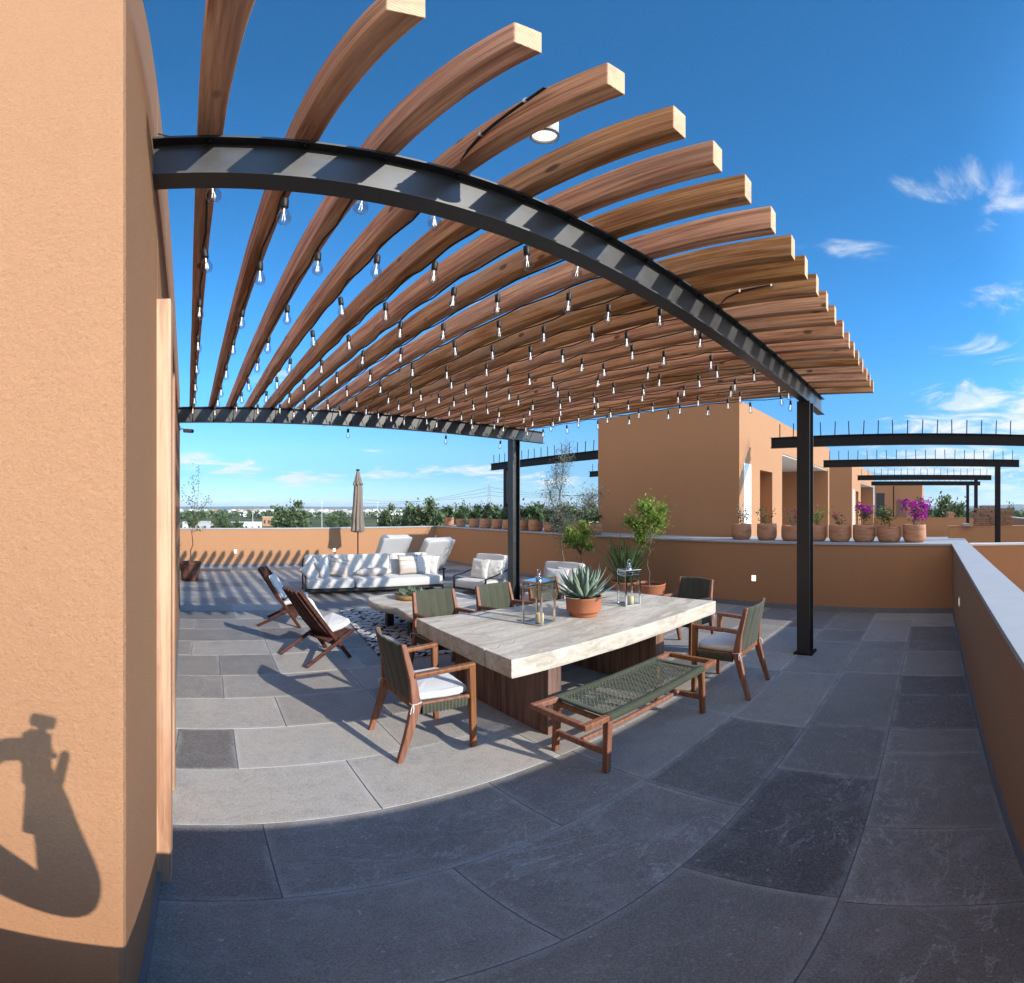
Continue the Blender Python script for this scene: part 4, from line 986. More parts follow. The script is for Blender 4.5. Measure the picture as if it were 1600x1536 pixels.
throw('throw_pillow', 'taupe striped square pillow standing on the right half of the sofa', on_sofa(.78, -.02, .61), .48, .44, .15, R(-16), R(1), R(2), 'stripe', 5)
throw('throw_pillow', 'white pillow with soft stripes just right of the taupe striped one on the sofa', on_sofa(1.08, .04, .60), .42, .42, .14, R(-12), R(6), R(-26), 'stripe_soft', 6, fringe=True)
throw('throw_pillow', 'white fringed pillow at the open right end of the sofa', on_sofa(1.26, .06, .60), .42, .42, .15, R(-10), R(8), R(-40), 'cream', 8, fringe=True)
def bolster():
    t = thing('bolster', 'rolled striped bolster lying in the middle of the sofa', 'pillow', on_sofa(.02, -.06, .49), R(-7.5)); m = MB()
    m.tube([(-.30 + .6 * k / 12, 0, .004 * math.sin(k)) for k in range(13)], [.06] + [.088] * 11 + [.06], 20); m.build('roll', M['stripe'], t)
    for s in (-1, 1):
        m = MB(); m.tube([(s * .30, 0, 0), (s * .325, 0, 0), (s * .36, 0, .01)], [.062, .03, .05], 14); m.build('tied_end', M['stripe_soft'], t)
bolster()
def make_armchair():
    t = thing('lounge_armchair', 'x', 'armchair')       # faces +Y
    X, YF_, YB = .40, .40, -.40; m = MB()
    for s in (-1, 1):
        m.bar((s * X, YF_, 0), (s * X, YF_, .345), .026, .026); m.bar((s * X, YB + .06, 0), (s * X, YB - .02, .60), .026, .026)
        m.tube([(s * X, YF_, .345), (s * X, .10, .375), (s * X, YB, .47)], .016, 8); m.bar((s * X, YF_, .105), (s * X, YB, .09), .026, .03)
    for y in (YF_, YB + .03): m.bar((-X, y, .105), (X, y, .105), .026, .03)
    m.bar((-X, YB - .02, .58), (X, YB - .02, .58), .026, .026); m.build('frame', M['black_metal'], t)
    m = MB(); softbox(m, (0, .03, .205), (.76, .76, .165), n=16, wr=.004, crown=.05, corner=.16, ex=.12); m.build('seat_cushion', M['cream'], t)
    m = MB(); softbox(m, (0, -.30, .50), (.74, .17, .52), n=16, rot=rotm(rx=R(13)), wr=.004, seed=4, corner=.16, ex=.12); m.build('back_cushion', M['cream'], t)
    return t
A1 = (5.18, 7.70, 108); A2 = (5.33, 5.72, 106)
ac = make_armchair(); ac['group'] = 'cream lounge armchairs'; ac['label'] = 'cream lounge armchair with black arms standing left of the rear pergola post'
ac.location = (A1[0], A1[1], 0); ac.rotation_euler = (0, 0, R(A1[2]))
copy_tree(ac, (A2[0], A2[1], 0), R(A2[2]), 'cream lounge armchair behind the dining table, mostly hidden by the lantern and agave')
def on_arm(A, lx, ly, lz): v = rotm(rz=R(A[2])) @ Vector((lx, ly, 0)); return Vector((A[0] + v.x, A[1] + v.y, lz - .09))
throw('throw_pillow', 'white striped square pillow on the armchair left of the pergola post, in front', on_arm(A1, .04, .02, .57), .46, .42, .15, R(14), 0, R(104), 'stripe_soft', 11)
throw('throw_pillow', 'white fringed pillow tucked behind the striped one on the armchair left of the post', on_arm(A1, -.24, -.06, .57), .42, .42, .13, R(12), 0, R(128), 'cream', 12, fringe=True)
throw('throw_pillow', 'white fringed pillow on the armchair behind the dining table', on_arm(A2, .0, -.06, .56), .46, .42, .16, R(14), 0, R(112), 'cream', 13, fringe=True)
throw('throw_pillow', 'second white pillow leaning on the back of the armchair behind the dining table', on_arm(A2, -.12, -.16, .58), .44, .40, .12, R(10), 0, R(96), 'stripe_soft', 14)
def make_sunbed():
    t = thing('sun_lounger', 'x', 'sun lounger'); W_ = .36; m = MB()    # head end at -Y, raised back facing +Y
    for s in (-1, 1):
        m.bar((s * W_, -.45, .26), (s * W_, 1.15, .26), .025, .035)
        for y in (-.40, 1.10): m.bar((s * W_, y, 0), (s * W_, y, .26), .025, .025)
        m.bar((s * W_, -.30, .26), (s * W_, -.62, .82), .022, .03); m.bar((s * W_, -.05, .26), (s * (W_ - .02), -.48, .60), .018, .018)
    m.bar((-W_, -.62, .82), (W_, -.62, .82), .022, .022); m.bar((-W_, 1.15, .26), (W_, 1.15, .26), .025, .035); m.bar((-W_, -.45, .26), (W_, -.45, .26), .025, .035); m.build('frame', M['black_metal'], t)
    m = MB(); softbox(m, (0, .42, .33), (.70, 1.42, .10), n=12, wr=.005, crown=.05, corner=.25); m.build('mattress', M['grey_fabric'], t)
    m = MB(); softbox(m, (0, -.47, .655), (.78, .17, .84), n=16, rot=rotm(rx=R(28)), wr=.004, corner=.14, ex=.10); m.build('back_cushion', M['grey_fabric'], t)
    return t
sb = make_sunbed(); sb['group'] = 'grey sun loungers behind the sofa'
sb['label'] = 'grey sun lounger with raised back behind the sofa, farther of the two'
sb.location = (4.42, 11.35, 0); sb.rotation_euler = (0, 0, R(14)); sb.scale = (1.15, 1.1, .98)
copy_tree(sb, (4.86, 9.95, 0), R(18), 'grey sun lounger at the right end of the sofa, the nearer of the two', scale=(1.15, 1.1, .98))
def make_stick_chair():
    t = thing('slat_chair', 'x', 'chair'); n = 11
    bk = MB()
    for k in range(n):
        f = 2 * k / (n - 1) - 1
        bow = .030 * (1 - f * f)
        al = .012 * (k % 2); bow += al; top = Vector((f * .165, -.03 - bow, .835 - .02 * f * f)); mid = Vector((f * .21, .25 - bow * .6, .42)); bot = Vector((f * .245, .505, .125))
        if abs(f) == 1: continue
        m = MB(); m.bar(top, mid, .016, .036, (0, 1, .6)); m.bar(mid, bot, .016, .036, (0, 1, .6)); m.build('back_slat', M['dark_teak'], t, bevel=.003)
    for k in range(n + 1):
        f = 2 * k / n - 1
        if abs(f) == 1: continue
        m = MB(); m.bar((f * .25, .60, .325), (f * .245, .28, .235), .018, .030); m.build('seat_slat', M['dark_teak'], t, bevel=.003)
    for s in (-1, 1):
        m = MB(); m.bar((s * .175, -.03, .83), (s * .235, .58, .0), .028, .042, (0, 1, .6)); m.build('leg', M['dark_teak'], t, bevel=.004)
        m = MB(); m.bar((s * .275, -.02, .012), (s * .272, .60, .345), .026, .040, (0, 0, 1)); m.build('leg', M['dark_teak'], t, bevel=.004)
    m = MB()
    for q in ((.0, .80), (.43, .18), (.30, .30)): pass
    m.tube([(-.20, .18, .475), (.20, .18, .475)], .006, 6); m.build('tie_rod', M['black_metal'], t)
    m = MB(); m.tube([(-.285, .44, .25), (.285, .44, .25)], .008, 6); m.build('tie_rod', M['black_metal'], t)
    m = MB(); softbox(m, (0, .475, .375), (.38, .32, .075), n=12, rot=rotm(rx=R(17)), wr=.006, crown=.10); c1 = m.build('cushion', M['white_fabric'], t)
    m = MB(); softbox(m, (0, .215, .56), (.28, .055, .40), n=12, rot=rotm(rx=R(32)), wr=.006); m.build('cushion', M['white_fabric'], t)
    return t
k1 = make_stick_chair(); k1['label'] = 'dark wooden slatted low chair with white cushion standing nearer the camera, beside the rug'; k1['group'] = 'dark slatted low chairs with white cushions'
k1.location = (.90, 4.86, 0); k1.rotation_euler = (0, 0, R(-70))
copy_tree(k1, (.80, 6.72, 0), R(-112), 'dark wooden slatted low chair seen edge-on behind the other slatted chair')
def parasol():
    t = thing('parasol', 'closed taupe parasol standing behind the sofa against the skyline', 'parasol', (4.12, 12.35, 0))
    m = MB(); m.tube([(0, 0, .05), (0, 0, 2.80)], .021, 12); m.build('pole', M['dark_teak'], t)
    m = MB(); m.box((0, 0, .03), (.5, .5, .06)); m.lathe([(.04, .06), (.04, .3), (.024, .3)]); m.build('base', M['concrete'], t, bevel=.01)
    def fold(z0, z1, r0, r1, seed, nf=9):
        m = MB()
        def fn(u, v):
            a = 2 * PI * u; z = z0 + (z1 - z0) * v; r = r0 + (r1 - r0) * v ** .8
            r *= 1 + .20 * math.sin(a * nf + 1.1 * math.sin(v * 4 + seed)) * (.4 + .6 * (1 - v)) + .12 * noise.noise(Vector((math.cos(a) * 1.3, math.sin(a) * 1.3, v * 4 + seed)))
            return Vector((r * math.cos(a), r * math.sin(a), z + .025 * math.sin(a * nf) * (1 - v)))
        m.grid(fn, 90, 16); return m
    fold(1.06, 2.50, .175, .105, 1).build('canopy', M['taupe'], t)
    fold(2.38, 2.76, .125, .045, 5, 8).build('vent_cap', M['taupe'], t)
    m = MB(); m.lathe([(0, 2.83), (.05, 2.82), (.06, 2.80), (.03, 2.77)], n=14); m.build('finial', M['black_metal'], t)
    m = MB(); m.lathe([(.172, 1.10), (.10, 1.03), (.03, 1.06)], n=24); m.build('lining', M['taupe'], t)
parasol()
# ------------------------------------------------------------------ plants
def leaf_quad(mb, p, d, w_, L_, rng, droop=.15):
    d = d.normalized(); r = Vector((rng.gauss(0, 1), rng.gauss(0, 1), rng.gauss(0, 1))); s = d.cross(r)
    if s.length < 1e-3: return
    s.normalize(); nn = s.cross(d)
    mid = p + d * L_ * .45 - nn * L_ * droop * .3; tip = p + d * L_ - nn * L_ * droop
    mb.add([p, mid + s * w_ / 2, tip, mid - s * w_ / 2], [(0, 1, 2), (0, 2, 3)], True)
def crown(mb, rng, c, rad, n, size, aspect=.5, clumps=9, hollow=.3, up=.2):
    """leaves gathered in clumps through an ellipsoid"""
    cs = []
    for _ in range(clumps):
        v = Vector((rng.gauss(0, 1), rng.gauss(0, 1), rng.gauss(0, 1))).normalized() * (rng.uniform(hollow, .82))
        cs.append((Vector((v.x * rad[0], v.y * rad[1], v.z * rad[2])) + Vector(c), rng.uniform(.22, .42)))
    for _ in range(n):
        cc, s = rng.choice(cs); v = Vector((rng.gauss(0, 1), rng.gauss(0, 1), rng.gauss(0, 1))); v = v.normalized() * abs(rng.gauss(0, .6))
        p = cc + Vector((v.x * rad[0] * s, v.y * rad[1] * s, v.z * rad[2] * s))
        d = (p - Vector(c)) * .6 / max(rad) + Vector((rng.gauss(0, .5), rng.gauss(0, .5), rng.gauss(0, .5) + up))
        leaf_quad(mb, p, d, size * aspect * rng.uniform(.7, 1.2), size * rng.uniform(.7, 1.3), rng)
    return cs
def twig(mb, a, b, r, rng, n=4, wob=.04):
    a, b = Vector(a), Vector(b); L_ = (b - a).length
    pts = [a.lerp(b, k / n) + Vector((rng.uniform(-1, 1), rng.uniform(-1, 1), 0)) * wob * L_ * math.sin(PI * k / n) for k in range(n + 1)]
    mb.tube(pts, [r * (1 - .65 * k / n) for k in range(n + 1)], 6); return pts
def potted(name, label, x, y, z, r, h, matp, group=None, style='round', cat='potted plant', rz=0):
    t = thing(name, label, cat, (x, y, z), rz, group)
    m = MB(); pot_mesh(m, r, h, style); p = m.build('pot', M[matp], t)
    m = MB(); soil(m, r * .87, h * .905); m.build('soil', M['soil'], p)
    return t
# right-hand row on the ledge: eight pots
row = [(3.40, 'ledge pot nearest the neighbouring building, with a sparse pale green shrub', 'pale', .30, .36, 0),
       (2.90, 'ledge pot with a thin brownish-green plant in front of the dark doorway', 'thin', .30, .36, 0),
       (2.43, 'ledge pot with dark red flowers, left of the front pergola post', 'red', .30, .36, 14),
       (1.99, 'pot half hidden behind the front pergola post, with tall yellow-green leaves', 'tall', .34, .42, 4),
       (1.57, 'dark stained pot right of the front post, with a low straggly plant and pink flowers', 'straggly', .22, .30, 9),
       (1.15, 'pot with a compact magenta bougainvillea cluster on the ledge', 'mag', .30, .34, 70),
       (.72, 'ledge pot with a bushy flowerless shrub, second from the right end', 'bush', .34, .40, 0),
       (.29, 'pale terracotta pot at the right end of the ledge with a large magenta bougainvillea', 'bigmag', .40, .40, 260)]
GR = 'terracotta pots in the right-hand row on the ledge'
for i, (y, lab, kind, ph, pw, nf) in enumerate(row):
    rng = random.Random(100 + i); r_, h_ = .187 + .008 * (i > 4), .275 + .006 * (i > 3)
    t = potted('potted_plant', lab, 7.735, y, PT, r_, h_, 'old_pot', GR, rz=rng.uniform(0, 6)); t.scale = (rng.uniform(.95, 1.04),) * 2 + (rng.uniform(.94, 1.06),)
    m = MB(); L_ = MB(); n_st = {'pale': 4, 'thin': 5, 'red': 4, 'tall': 5, 'straggly': 5, 'mag': 4, 'bush': 3, 'bigmag': 5}[kind]; ends = []
    if kind == 'bush' or kind == 'mag': twig(m, (0, 0, h_ * .85), (0, 0, h_ + .10), .011, rng); base = h_ + .09
    else: base = h_ * .88
    for k in range(n_st):
        a = rng.uniform(0, 6.3); e = Vector((math.cos(a) * pw * rng.uniform(.2, .5), math.sin(a) * pw * rng.uniform(.2, .5), h_ + ph * rng.uniform(.6, 1.05)))
        pts = twig(m, (rng.uniform(-.015, .015), rng.uniform(-.015, .015), base), e, .006, rng, 4, .1); ends.append(e)
        nl = {'pale': 26, 'thin': 20, 'red': 20, 'tall': 40, 'straggly': 12, 'mag': 36, 'bush': 120, 'bigmag': 34}[kind]
        for q in range(nl):
            f = rng.uniform(.25, 1); p = pts[0].lerp(e, f) + Vector((rng.gauss(0, .03), rng.gauss(0, .03), rng.gauss(0, .03))) * (2.2 if kind == 'bush' else 1.3)
            leaf_quad(L_, p, Vector((rng.gauss(0, 1), rng.gauss(0, 1), rng.gauss(.2, .7))), .024, .048, rng)
    m.build('stem', M['bark'], t); L_.build('foliage', M[{'pale': 'leaf_olive', 'thin': 'leaf', 'red': 'leaf_olive', 'tall': 'leaf_lime', 'straggly': 'leaf', 'mag': 'leaf_dark', 'bush': 'leaf', 'bigmag': 'leaf'}[kind]], t)
    if nf:
        F = MB()
        cl = ends if kind != 'bigmag' else [Vector((-.16, .05, h_ + .16)), Vector((-.12, -.14, h_ + .32)), Vector((.02, .08, h_ + .30)), Vector((.16, -.10, h_ + .34)), Vector((-.20, .12, h_ + .28)), Vector((.06, -.16, h_ + .20)), Vector((-.08, .16, h_ + .12))]
        if kind == 'mag': cl = [Vector((.05, .02, h_ + .25)), Vector((-.06, .03, h_ + .29)), Vector((.02, -.08, h_ + .22))]
        F = MB()
        for q in range(nf):
            ci = rng.randrange(len(cl)); c = cl[ci]; p = c + Vector((rng.gauss(0, .045), rng.gauss(0, .045), rng.gauss(0, .04)))
            for b in range(3):
                a = b * 2.09 + rng.uniform(-.3, .3); leaf_quad(F, p, Vector((math.cos(a), math.sin(a), rng.uniform(.1, .8))), .030, .036, rng, .3)
        F.build('flowers', M['petal_red' if kind in ('red', 'straggly') else 'petal'], t, kind='stuff')
# left-hand row on the ledge
lab2 = ['first pot from the far corner in the left-hand ledge row', 'second pot from the far corner in the left-hand ledge row', 'third pot from the far corner in the left-hand ledge row',
        'fourth pot from the far corner, its plant standing taller than its neighbours', 'fifth pot from the far corner, just left of the rear pergola post', 'pot in the left-hand ledge row hidden behind the rear pergola post', 'first pot right of the rear pergola post on the ledge', 'second pot right of the rear pergola post on the ledge',
        'third pot right of the rear pergola post on the ledge', 'fourth pot right of the rear pergola post on the ledge', 'pot on the ledge behind the silvery olive tree', 'last pot of the left-hand ledge row, against the brown building']
for i, px in enumerate([701.8, 720, 741, 759, 776.6, 795, 817, 837, 861.6, 884, 907, 928]):
    th = (px - NX) / PXR; x = 7.50; y = x / math.tan(th); rng = random.Random(200 + i)
    r_ = .165 + (.015 if i > 5 else 0)
    t = potted('potted_plant', lab2[i], x, y, PT, r_, .27, 'old_pot', 'terracotta pots in the left-hand row on the ledge', rz=rng.uniform(0, 6)); t.scale = (rng.uniform(.92, 1.08),) * 2 + (rng.uniform(.9, 1.1),)
    L_ = MB(); m = MB(); twig(m, (0, 0, .23), (.0, 0, .36), .012, rng)
    for k in range(4): twig(m, (0, 0, .26), (rng.uniform(-.13, .13), rng.uniform(-.13, .13), .45), .006, rng)
    hh = .17 if i != 3 else .30
    crown(L_, rng, (0, 0, .27 + hh * .8), (.26, .26, hh + .05), 800, .042, .5, 12, .2)
    m.build('stem', M['bark'], t); L_.build('foliage', M['leaf'] if i % 3 else M['leaf_dark'], t)
# big pots standing on the floor by the brown parapet
def lemon(x, y, label, seed, h0, c, rad, n, mat_='leaf_lime', r=.285, ph=.39):
    t = potted('potted_tree', label, x, y, 0, r, ph, 'terracotta', None, 'rim'); rng = random.Random(seed); m = MB()
    p = twig(m, (0, 0, ph * .85), (c[0] * .4, c[1] * .4, h0), .013, rng, 6, .06)
    L_ = MB(); cs = crown(L_, rng, c, rad, n, .062, .48, 17, .25)
    for cc, s in cs: twig(m, p[-1], cc, .006, rng, 4, .1)
    m.build('trunk', M['bark'], t); L_.build('crown', M[mat_], t)
lemon(6.56, 4.63, 'young lemon tree with lime-green leaves in a terracotta pot between the lantern and the wall', 31, 1.05, (.08, .06, 1.46), (.46, .46, .50), 3400)
lemon(6.45, 6.15, 'bushy green citrus in a pot behind the agave, leaves bright in the sun', 32, .80, (-.05, .0, 1.12), (.46, .46, .36), 2600, 'leaf_lime')
def iris():
    t = potted('potted_plant', 'clump of long sword-shaped iris leaves in a brown pot behind the right lantern', 6.45, 5.08, 0, .24, .40, 'terracotta', None, 'rim'); rng = random.Random(8); m = MB()
    for k in range(150):
        a = rng.uniform(0, 2 * PI); tl = R(rng.uniform(2, 42)); L_ = rng.uniform(.60, 1.0); w_ = rng.uniform(.020, .034); b = Vector((math.cos(a) * .10 * rng.random(), math.sin(a) * .10 * rng.random(), .34))
        d = Vector((math.cos(a) * math.sin(tl), math.sin(a) * math.sin(tl), math.cos(tl))); s = Vector((-math.sin(a + rng.uniform(-1, 1)), math.cos(a), 0)).normalized(); vs_ = []
        for q in range(6):
            f = q / 5; p = b + d * L_ * f + Vector((math.cos(a), math.sin(a), -.5)) * .10 * f ** 3 * rng.uniform(.5, 1.5); ww = w_ * (1 - f ** 3) / 2 + .0005
            vs_ += [p + s * ww, p - s * ww]
        m.add(vs_, [(2 * q, 2 * q + 1, 2 * q + 3, 2 * q + 2) for q in range(5)], True)
    m.build('leaves', M['blade'], t)
iris()
def olive_tree():
    t = potted('potted_tree', 'tall slender olive tree with sparse silvery leaves rising past the neighbouring beam', 6.55, 6.75, 0, .27, .42, 'terracotta', None, 'rim'); rng = random.Random(12); m = MB(); L_ = MB()
    tr = twig(m, (0, 0, .38), (-.05, .05, 2.05), .020, rng, 8, .03); p2 = twig(m, tr[4], (.55, -.35, 2.0), .012, rng, 6, .05)
    p3 = twig(m, tr[-2], (-.16, .1, 2.55), .009, rng, 6, .05); p4 = twig(m, tr[-1], (.05, -.02, 2.98), .010, rng, 7, .05); p5 = twig(m, tr[5], (-.30, .18, 2.2), .009, rng, 6, .05); p6 = twig(m, tr[3], (.2, .2, 1.5), .009, rng, 6, .05)
    def dress(pts, n, spread, size=.052, t0=.25):
        for k in range(n):
            f = rng.uniform(t0, 1) * (len(pts) - 1); i = min(int(f), len(pts) - 2); p = pts[i].lerp(pts[i + 1], f - i)
            o = Vector((rng.gauss(0, spread), rng.gauss(0, spread), rng.gauss(0, spread)))
            if rng.random() < .12: m.tube([p, p + o * .5, p + o], [.003, .002, .001], 3, cap=False)
            leaf_quad(L_, p + o, o + Vector((0, 0, .05)) + Vector((rng.gauss(0, .05), rng.gauss(0, .05), rng.gauss(0, .05))), .013, size, rng, .05)
    dress(p4, 700, .085); dress(p3, 500, .085); dress(p5, 560, .10); dress(p2, 1100, .13, t0=.6); dress(tr, 300, .10, t0=.45); dress(p6, 300, .11)
    crown(L_, rng, (.0, .0, 1.50), (.52, .52, .34), 2600, .055, .32, 20, .2)
    m.build('trunk', M['bark'], t); L_.build('crown', M['leaf_olive'], t)
olive_tree()
def corner_plant():
    t = potted('potted_tree', 'straggly young tree in a dark brown pot, half hidden by the house wall', -.47, 10.85, 0, .27, .44, 'dark_pot', None, 'plain'); rng = random.Random(21); m = MB(); L_ = MB()
    tr = twig(m, (0, 0, .4), (.10, 0, 1.45), .016, rng, 7, .04); ends = [(.35, .0, 1.62), (.30, .05, 1.25), (-.10, .0, 1.5), (.05, -.05, 2.0), (-.2, .1, 2.2), (.45, .0, 2.02), (.20, .1, 2.75), (.05, 0, 2.5), (.50, 0, 1.95)]
    for e in ends:
        b = tr[-1] if e[2] > 1.55 else tr[-3]; pts = twig(m, b, e, .007, rng, 5, .07)
        for k in range(34):
            f = rng.uniform(.4, 1); p = b.lerp(Vector(e), f) + Vector((rng.gauss(0, .05), rng.gauss(0, .05), rng.gauss(0, .05)))
            leaf_quad(L_, p, Vector((rng.gauss(0, 1), rng.gauss(0, 1), rng.gauss(0, 1))), .026, .055, rng)
    m.build('trunk', M['bark'], t); L_.build('crown', M['leaf'], t)
corner_plant()
# ------------------------------------------------------------------ neighbouring roof terraces to the east
def block(x0, x1, label, full=True):
    t = thing('neighbouring_house', label, 'building', (x0, 5.45, 0)); W_ = x1 - x0; y0, y1, top = 3.65 - 5.45, 7.28 - 5.45, 3.86
    a, b = W_ * .14, W_ * .24; p0, p1 = W_ * .33, W_ * .975      # doorway and porch openings along the south face
    m = MB(); dt, pt = 2.55, 3.08
    m.b2(0, y0 + .0, -8, a, y1, top); m.b2(a, y0, dt, b, y1, top); m.b2(a, y0 + .35, -8, b, y1, dt - .001); m.b2(b, y0, -8, p0, y1, top); m.b2(p0, y0, pt, p1, y1, top - .001); m.b2(p0, y0 + 2.0, -8, p1, y1, pt - .001); m.b2(p1, y0, -8, W_, y1, top)
    m.build('wall', M['plaster'], t)
    m = MB(); m.b2(p0 + .004, y0 + .03, pt - .03, p1 - .004, y0 + 1.99, pt - .002); m.b2(p0 + .002, y0 + .03, -.1, p0 + .03, y0 + 1.99, pt - .031); m.build('porch_lining', M['white_plaster'], t)
    m = MB(); m.b2(a + .05, y0 + .30, 0, b - .35, y0 + .345, dt - .04); m.build('door', M['panel_wood'], t)
    m = MB(); m.b2(.20, y0 - .012, .9, .58, y0 + .02, 2.62); w_ = m.build('window', M['white_paint'], t)
    m = MB(); m.b2(p0 + 2.2, y0 + 1.965, .0, p0 + 3.4, y0 + 1.998, 2.3); m.build('window', M['dark_glass'], t)
    return t
block(8.2, 16.1, 'tall brown house next door rising behind the ledge pots, right face in sun')
block(20.8, 28.7, 'second ochre house block farther right, behind the crossing steel beams')
def block3():
    t = thing('neighbouring_house', 'farthest ochre house block with a dark door, behind the bougainvillea pots', 'building', (40.8, 3, 0)); m = MB()
    m.b2(0, -2.15, -8, 9, 2.1, 3.86); m.build('wall', M['plaster_far'], t)
    m = MB(); m.b2(-.03, -.75, 0, .01, .15, 2.5); m.build('door', M['panel_wood'], t); m = MB(); m.b2(-.03, 1.2, .4, .01, 1.95, 3.1); m.build('window', M['dark_glass'], t)
    m = MB(); m.b2(-.6, .30, 0, -.5, .40, 3.7); m.build('post', M['steel_dark'], t)
block3()
def frame(x0, x1, ya, yb, label, post_y, z1=3.17):
    t = thing('neighbouring_pergola', label, 'pergola', (x0, (ya + yb) / 2, 0), 0, 'bare steel pergola frames on the neighbouring terraces'); oy = (ya + yb) / 2; rod = None; rng = random.Random(int(x0 * 7 + ya))
    for x in (0, x1 - x0):
        m = MB(); m.b2(x - .05, ya - oy, z1 - .012, x + .05, yb - oy, z1); m.b2(x - .05, ya - oy, z1 - .22, x + .05, yb - oy, z1 - .208); m.b2(x - .006, ya - oy, z1 - .2079, x + .006, yb - oy, z1 - .0121); m.build('steel_beam', M['steel_dark'], t)
        for py in post_y:
            m = MB(); m.b2(x - .08, py - oy - .076, 0, x - .068, py - oy + .076, z1 - .2205); m.b2(x + .068, py - oy - .076, 0, x + .08, py - oy + .076, z1 - .2205); m.b2(x - .0679, py - oy - .006, 0, x + .0679, py - oy + .006, z1 - .2205); m.build('post', M['steel_dark'], t)
        n = int((yb - ya) / .287)
        for k in range(n):
            if rod is None:
                m = MB(); m.tube([(0, 0, 0), (0, 0, .28)], .0105, 6); rod = r_ = m.build('rod', M['steel_dark'], t)
            else: r_ = copy_tree(rod, parent=t)
            r_.location = (x, ya - oy + .2 + k * .287, z1 - .001); r_.rotation_euler = (rng.uniform(-.05, .05), rng.uniform(-.03, .03), 0)
frame(8.9, 13.5, -2.6, 3.24, 'bare steel pergola right of the front post, upright rods on its beams', (-1.95,))
frame(19.9, 24.5, -2.6, 3.24, 'farther bare steel pergola seen below the nearer one, left of the stacked bricks', (-1.92,))
frame(8.6, 13.3, 7.3, 12.25, 'bare steel pergola seen right of the rear post, beside the brown house', (11.4,))
def wall_thing(label, x0, y0, x1, y1, top=PT, cope='coping', over=.015, z0=-8, mat='plaster'):
    t = thing('parapet_wall', label, 'wall', ((x0 + x1) / 2, (y0 + y1) / 2, 0)); cx, cy = (x0 + x1) / 2, (y0 + y1) / 2
    m = MB(); m.b2(x0 - cx, y0 - cy, z0, x1 - cx, y1 - cy, top - .03); m.build('wall', M[mat], t); m = MB(); m.b2(x0 - cx - over, y0 - cy - over, top - .0299, x1 - cx + over, y1 - cy + over, top); m.build('coping', M[cope], t)
wall_thing('neighbouring ochre parapet with a thin white coping, seen over the right-hand parapet', 7.40, -7.5, 7.58, -.64, 1.135, 'white_paint')
wall_thing('brown parapet across the next terrace, below the stack of bricks', 14.9, -6.5, 15.4, -.55, 1.14, 'plaster_far')
wall_thing('long low ochre wall behind the magenta bougainvillea', 28.9, -3.0, 29.3, 6.2, 1.14, 'plaster_far')
wall_thing('low terrace wall running away from the ledge, behind the flower pots', 8.7, -6.5, 14.88, -6.2, 1.14, 'plaster_far')
wall_thing('small stepped ochre wall at the foot of the farthest house block', 33.0, -1.6, 38.0, -1.2, 1.45, 'plaster_far')
wall_thing('boundary parapet of the terrace beyond the brown house block', 8.3, 13.42, 17, 13.7, 1.13)
wall_thing('far boundary parapet at the right edge, behind the stack of bricks', 15.45, -6.6, 40, -6.3, 1.05, 'white_paint')
m = MB(); m.b2(7.62, -30, -.3, 41, 13.4, -.03); o = m.build('terrace_floor', M['concrete'], kind='structure')
m = MB(); m.b2(-30, -30, -.3, 7.37, -.63, -.03); o = m.build('terrace_floor', M['concrete'], kind='structure')
m = MB(); m.b2(7.7, -29, GZ, 40.9, 13.3, -.31); tag(m.build('apartment_block', M['plaster_far']), 'body of the neighbouring houses below their roof terraces', 'building')
def bricks():
    t = thing('brick_stack', 'stack of brown bricks and boards lying on the parapet beyond the bare pergola post', 'bricks', (15.15, -2.05, 1.141), R(3), None); rng = random.Random(6)
    for r_ in range(9):
        y = -.62
        while y < .55:
            L_ = rng.uniform(.22, .30); 
            if not (r_ == 8 and (y < -.35 or y > .2)) and not (r_ >= 7 and y > .4):
                m = MB(); m.box((rng.uniform(-.02, .02), y + L_ / 2, .036 + r_ * .073), (.34 + rng.uniform(-.03, .03), L_ - .008, .066), rotm(rz=rng.uniform(-.06, .06))); m.build('brick', M['brick'], t)
            y += L_
bricks()
m = MB(); m.box((0, 0, .02), (.9, .30, .035)); m.box((.05, .02, .055), (.7, .22, .03)); o = m.build('board_pile', M['concrete']); o.location = (15.15, -1.15, 1.142); tag(o, 'grey boards lying on the parapet left of the brick stack', 'boards')

